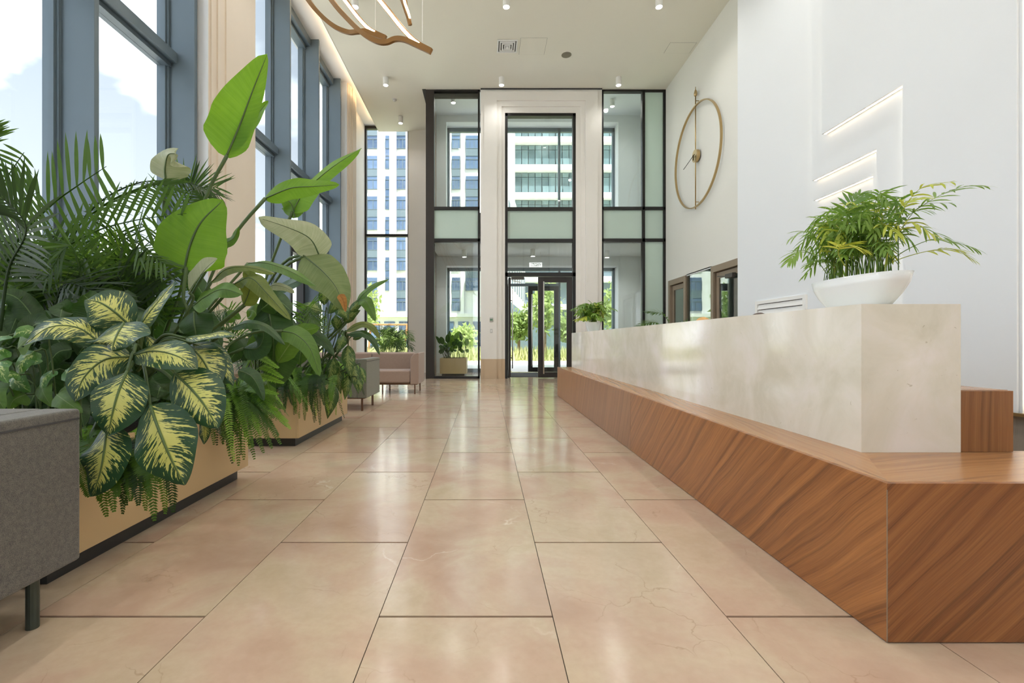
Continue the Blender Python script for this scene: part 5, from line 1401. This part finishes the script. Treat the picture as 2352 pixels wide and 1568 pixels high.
# --- tall white block with vertical window strips
ZA = 77.0
xa = lambda x: (x - CX) * ZA / F
za = lambda y: CH - (y - CY) * ZA / F
A = thing('apartment_block', 'tall white block with vertical strips of blue windows outside the end window', 'building', (xa(1000), ZA, 0))
box('wall', xa(690), xa(1160), ZA + .35, ZA + 14, -.3, za(140), 'facade_white', A)
cols = [(770, 40, 0), (808, 9, 1), (850, 40, 0), (889, 8.5, 1), (920.5, 25, 0), (952, 9, 1), (985, 26, 0), (1016, 9, 1), (1047, 18, 0), (1084, 29, 1), (1120, 9, 0), (1145, 18, 1)]
def strip_window(xc, wpx, ytop, ybot, par):
    x0, x1, z1, z0 = xa(xc - wpx / 2), xa(xc + wpx / 2), za(ytop), za(ybot)
    wn = box('window', x0, x1, ZA + .10, ZA + .34, z0, z1, 'pane_blue', par)
    m = MB(); t_ = .09; y0, y1 = ZA + .02, ZA + .12
    hh = z1 - z0
    nn = 3 if wpx > 15 else 1
    for z in (z0, z0 + hh * .39, z0 + hh * .61, z1 - hh * .11, z0 + hh * .28):
        m.box(x0, x1, y0, y1, z - t_ / 2, z + t_ / 2)
    for k in range(nn + 1):
        xx = x0 + (x1 - x0) * k / nn
        m.box(xx - t_ / 2, xx + t_ / 2, y0, y1, z0, z0 + hh * .28); m.box(xx - t_ / 2, xx + t_ / 2, y0, y1, z0 + hh * .61, z1 - hh * .11)
    m.build('mullion', 'facade_dark', wn)
    if wpx > 12: box('spandrel', x0 + .02, x1 - .02, ZA + .06, ZA + .11, z0 + hh * .40, z0 + hh * .60, 'facade_dark', wn)
for (xc, wp, ph) in cols:
    for n_ in range(-2, 4):
        yt = 357.1 + 93.3 * n_ + (46.6 if ph else 0)
        if yt + 77 > 720: continue
        strip_window(xc, wp, yt, yt + 76.5, A)
    # white piers between the strips
for xc in (829, 871, 906.5, 936, 968, 1003, 1031, 1062, 1104, 1132):
    box('pier', xa(xc - 4), xa(xc + 4), ZA - .1, ZA + .36, za(722), za(140), 'facade_white', A)
box('ledge', xa(690), xa(1162), ZA - .5, ZA + .36, za(728), za(720), 'facade_white', A)
for xc in range(780, 1150, 34):
    wn = box('window', xa(xc), xa(xc + 24), ZA + .1, ZA + .34, 0.2, za(738), 'pane_blue', A)
    box('mullion', xa(xc + 11), xa(xc + 12.5), ZA + .02, ZA + .1, .2, za(738), 'facade_dark', wn)
# --- glass banded block
ZB_ = 56.0
xb = lambda x: (x - CX) * ZB_ / F
zb = lambda y: CH - (y - CY) * ZB_ / F
B = thing('office_block', 'white building with wide glass bands behind the entrance portal', 'building', (xb(1280), ZB_, 0))
box('wall', xb(1166), xb(1600), ZB_ + .9, ZB_ + 20, -.3, zb(100), 'facade_dark', B)
box('corner_pier', xb(1160), xb(1183), ZB_, ZB_ + 1.2, zb(640), zb(100), 'facade_white', B)
pane_me = MB().box(0, xb(15.5 + CX) - .07, 0, .06, 0, 2.05).mesh('pane', 'pane_teal')
pane_me2 = MB().box(0, xb(15.5 + CX) - .07, 0, .06, 0, .52).mesh('pane_upper', 'pane_teal')
for n_ in range(-2, 6):
    yb_ = 379.8 + 63.8 * n_
    zf = zb(yb_)
    box('floor_band', xb(1160), xb(1600), ZB_ - .35, ZB_ + 1.0, zf - .62, zf, 'facade_band', B)
    if yb_ > 600: continue
    for k in range(15):
        x0 = xb(1184 + 15.7 * k)
        o_ = link('pane', pane_me, B); o_.location = Vector((x0, ZB_ + .62, zf + .02)) - B.location + B.location
        o_.matrix_parent_inverse = Matrix.Translation(-B.location)
        o2 = link('pane', pane_me2, B); o2.location = (x0, ZB_ + .62, zf + 2.12); o2.matrix_parent_inverse = Matrix.Translation(-B.location)
        if k in (4, 6, 7, 11): box('balcony_panel', x0 + .03, x0 + .76, ZB_ + .4, ZB_ + .45, zf, zf + 1.0, 'pane_teal', B)
# low connecting wing seen through the doors
C_ = thing('low_wing', 'low white wing with dark narrow windows receding behind the entrance trees', 'building', (2.6, 40, 0))
MB().prism([(1.66, 36), (4.6, 55), (4.6, 55.5), (1.66, 55.5)], 'z', 4.2, 13.5).build('wall', 'facade_white', C_)
MB().prism([(1.75, 36.5), (4.5, 54.5), (4.5, 55.4), (1.75, 55.4)], 'z', -.2, 4.2).build('ground_floor', 'facade_dark', C_)
for k in range(8):
    u = (k + .5) / 8; x = 1.66 + 2.94 * u; y = 36 + 19 * u
    d_ = Vector((2.94, 19, 0)).normalized(); n_ = Vector((d_.y, -d_.x, 0))
    for (z0, z1) in ((5.4, 8.2), (9.4, 12.0)):
        c0 = Vector((x, y, 0)); m = MB(); a_ = c0 - d_ * .5; b_ = c0 + d_ * .5
        poly = [(a_.x - n_.x * .05, a_.y - n_.y * .05), (b_.x - n_.x * .05, b_.y - n_.y * .05), (b_.x + n_.x * .04, b_.y + n_.y * .04), (a_.x + n_.x * .04, a_.y + n_.y * .04)]
        MB().prism(poly, 'z', z0, z1).build('window', 'facade_dark', C_)
# timber swing frame on the lawn
sw_ = thing('swing_frame', 'timber swing frame on the lawn seen over the pink sofa', 'swing', (-10, 44, -.02))
for x in (852, 935):
    MB().tube([Vector((P(x - 6, 806, 44).x, 44, -.02)), P(x, 745, 44)], .10, 8).build('post', 'timber_post', sw_)
MB().tube([P(848, 745, 44), P(940, 745, 44)], .09, 8).build('beam', 'timber_post', sw_)
# ------------------------------------------------------------------ two people seated behind the desk
def skin_body(name, verts, edges, radii, mat, par, root=0, sub=2):
    me = bpy.data.meshes.new(name); me.from_pydata([tuple(v) for v in verts], edges, []); me.update()
    o = link(name, me, par); me.materials.append(MATS[mat])
    md = o.modifiers.new('skin', 'SKIN'); md.use_smooth_shade = True
    for i, r in enumerate(radii):
        s = me.skin_vertices[0].data[i]; s.radius = (r, r) if not isinstance(r, tuple) else r; s.use_root = (i == root)
    o.modifiers.new('sub', 'SUBSURF').render_levels = sub
    return o
def seated(label, px, py, top, cloth, hair, seedv):
    """sits facing -X; top = height of the crown of the head"""
    r = thing('person', label, 'person', (px, py, 0))
    k = top / 1.25
    V = lambda x, y, z: Vector((px + x, py + y, z * k))
    # 0 pelvis 1 waist 2 chest 3 neck base 4 neck 5 skull low 6 skull mid 7 crown
    vs = [V(0, 0, .50), V(.01, 0, .64), V(0, 0, .84), V(-.005, 0, .97), V(-.02, 0, 1.02), V(-.035, 0, 1.08), V(-.03, 0, 1.15), V(-.02, 0, 1.205)]
    ed = [(i, i + 1) for i in range(7)]
    rd = [(.12, .15), (.10, .125), (.105, .155), (.06, .08), (.048, .05), (.066, .062), (.085, .075), (.06, .055)]
    def chain(start, pts, rr):
        prev = start
        for p, q in zip(pts, rr):
            vs.append(p); rd.append(q); ed.append((prev, len(vs) - 1)); prev = len(vs) - 1
        return prev
    for s in (-1, 1):
        chain(2, [V(-.01, .18 * s, .90), V(-.06, .22 * s, .68), V(-.30, .16 * s, .70), V(-.36, .15 * s, .71)], [.055, .042, .032, .028])
        chain(0, [V(-.08, .09 * s, .49), V(-.42, .10 * s, .50), V(-.42, .10 * s, .10), V(-.52, .10 * s, .045)], [.085, .062, .042, .035])
        # hand: palm and five short finger chains
        wr = len(vs) - 5
        palm = chain(wr, [V(-.41, .15 * s, .712)], [.026])
        for j, (dy, ln) in enumerate(((-.028, .06), (-.010, .072), (.008, .07), (.025, .055))):
            chain(palm, [V(-.44, (.15 + dy) * s, .716), V(-.44 - ln * .6, (.15 + dy) * s, .712), V(-.44 - ln, (.15 + dy) * s, .70)], [.009, .008, .007])
        chain(palm, [V(-.40, (.15 - .04) * s, .71), V(-.44, (.15 - .05) * s, .705)], [.010, .008])
    skin_body('body', vs, ed, rd, 'skin', r)
    # clothes: slightly larger torso, sleeves and trousers
    cv = [V(0, 0, .50), V(.01, 0, .64), V(0, 0, .84), V(-.005, 0, .955)]; ce = [(0, 1), (1, 2), (2, 3)]; cr = [(.135, .165), (.118, .142), (.122, .170), (.075, .10)]
    for s in (-1, 1):
        b = len(cv); cv += [V(-.01, .185 * s, .90), V(-.06, .225 * s, .68), V(-.28, .165 * s, .70)]; cr += [.068, .054, .042]; ce += [(2, b), (b, b + 1), (b + 1, b + 2)]
    skin_body('blouse', cv, ce, cr, cloth, r)
    tv = [V(0, 0, .50)]; te = []; tr = [(.14, .17)]
    for s in (-1, 1):
        b = len(tv); tv += [V(-.08, .09 * s, .49), V(-.42, .10 * s, .50), V(-.42, .10 * s, .10)]; tr += [.098, .075, .056]; te += [(0, b), (b, b + 1), (b + 1, b + 2)]
    skin_body('trousers', tv, te, tr, 'cloth_navy', r)
    # hair cap with side locks
    random.seed(seedv)
    m = MB(); rows = []
    for i in range(11):
        th = math.radians(4 + i * 11.5); row = []
        for j in range(25):
            ph = 2 * math.pi * j / 24
            # leave the face (towards -X) open
            lim = math.radians(62) if abs(math.atan2(math.sin(ph - math.pi), math.cos(ph - math.pi))) < .9 else math.radians(120)
            tt = min(th, lim)
            rr = .100 + .004 * math.sin(j * 5 + i)
            row.append(V(-.022 + rr * .98 * math.sin(tt) * math.cos(ph), rr * .86 * math.sin(tt) * math.sin(ph), 1.15 + rr * math.cos(tt) * (1.0 if tt < 1.6 else 1.25)))
        rows.append(row)
    m.grid(rows); ho = m.build('hair', hair, r, smooth=True)
    for s in (-1, 1):
        MB().lathe([(.004, -.011), (.011, 0), (.004, .011)], tuple(V(-.108, .032 * s, 1.145)), 10).build('eye', 'eye_dark', r, smooth=True)
        MB().lathe([(.006, -.028), (.014, -.01), (.016, .012), (.006, .028)], tuple(V(-.02, .078 * s, 1.13)), 8, sx=.9, sy=.5).build('ear', 'skin', r, smooth=True)
    MB().tube([V(-.110, 0, 1.15), V(-.128, 0, 1.118), V(-.112, 0, 1.108)], [.007, .012, .008], 8).build('nose', 'skin', r, smooth=True)
    MB().tube([V(-.098, -.022, 1.082), V(-.107, 0, 1.081), V(-.098, .022, 1.082)], [.003, .006, .003], 8).build('mouth', 'lip', r, smooth=True)
    # chair
    c = thing('office_chair', 'grey office chair under the ' + ('dark haired' if hair == 'hair_brown' else 'blond') + ' person behind the desk', 'chair', (px + .03, py, 0))
    rbox('seat', px - .22, px + .24, py - .23, py + .23, .34 * k, .385 * k, 'office_fabric', c, .03)
    rbox('backrest', px + .20, px + .25, py - .20, py + .20, .52, .86, 'office_fabric', c, .03)
    MB().bar([(px + .2, py, .36), (px + .265, py, .40), (px + .265, py, .7)], .03, .02, up=(0, 1, 0)).build('back_stem', 'closer_grey', c)
    MB().tube([(px, py, .06), (px, py, .36)], .028, 12).build('post', 'closer_grey', c)
    for q in range(5):
        a = q * 1.2566
        MB().bar([(px, py, .07), (px + .27 * math.cos(a), py + .27 * math.sin(a), .055)], .035, .025).build('foot', 'closer_grey', c)
        MB().tube([(px + .27 * math.cos(a) - .012, py + .27 * math.sin(a), .025), (px + .27 * math.cos(a) + .012, py + .27 * math.sin(a), .025)], .025, 12).build('castor', 'eye_dark', c)
seated('dark haired person seated behind the desk by the wall grille, only hair showing', 2.62, 4.46, 1.222, 'cloth_navy', 'hair_brown', 1)
seated('blond person seated behind the desk before the glass panel, only hair showing', 2.62, 5.62, 1.242, 'cloth_cream', 'hair_blond', 2)
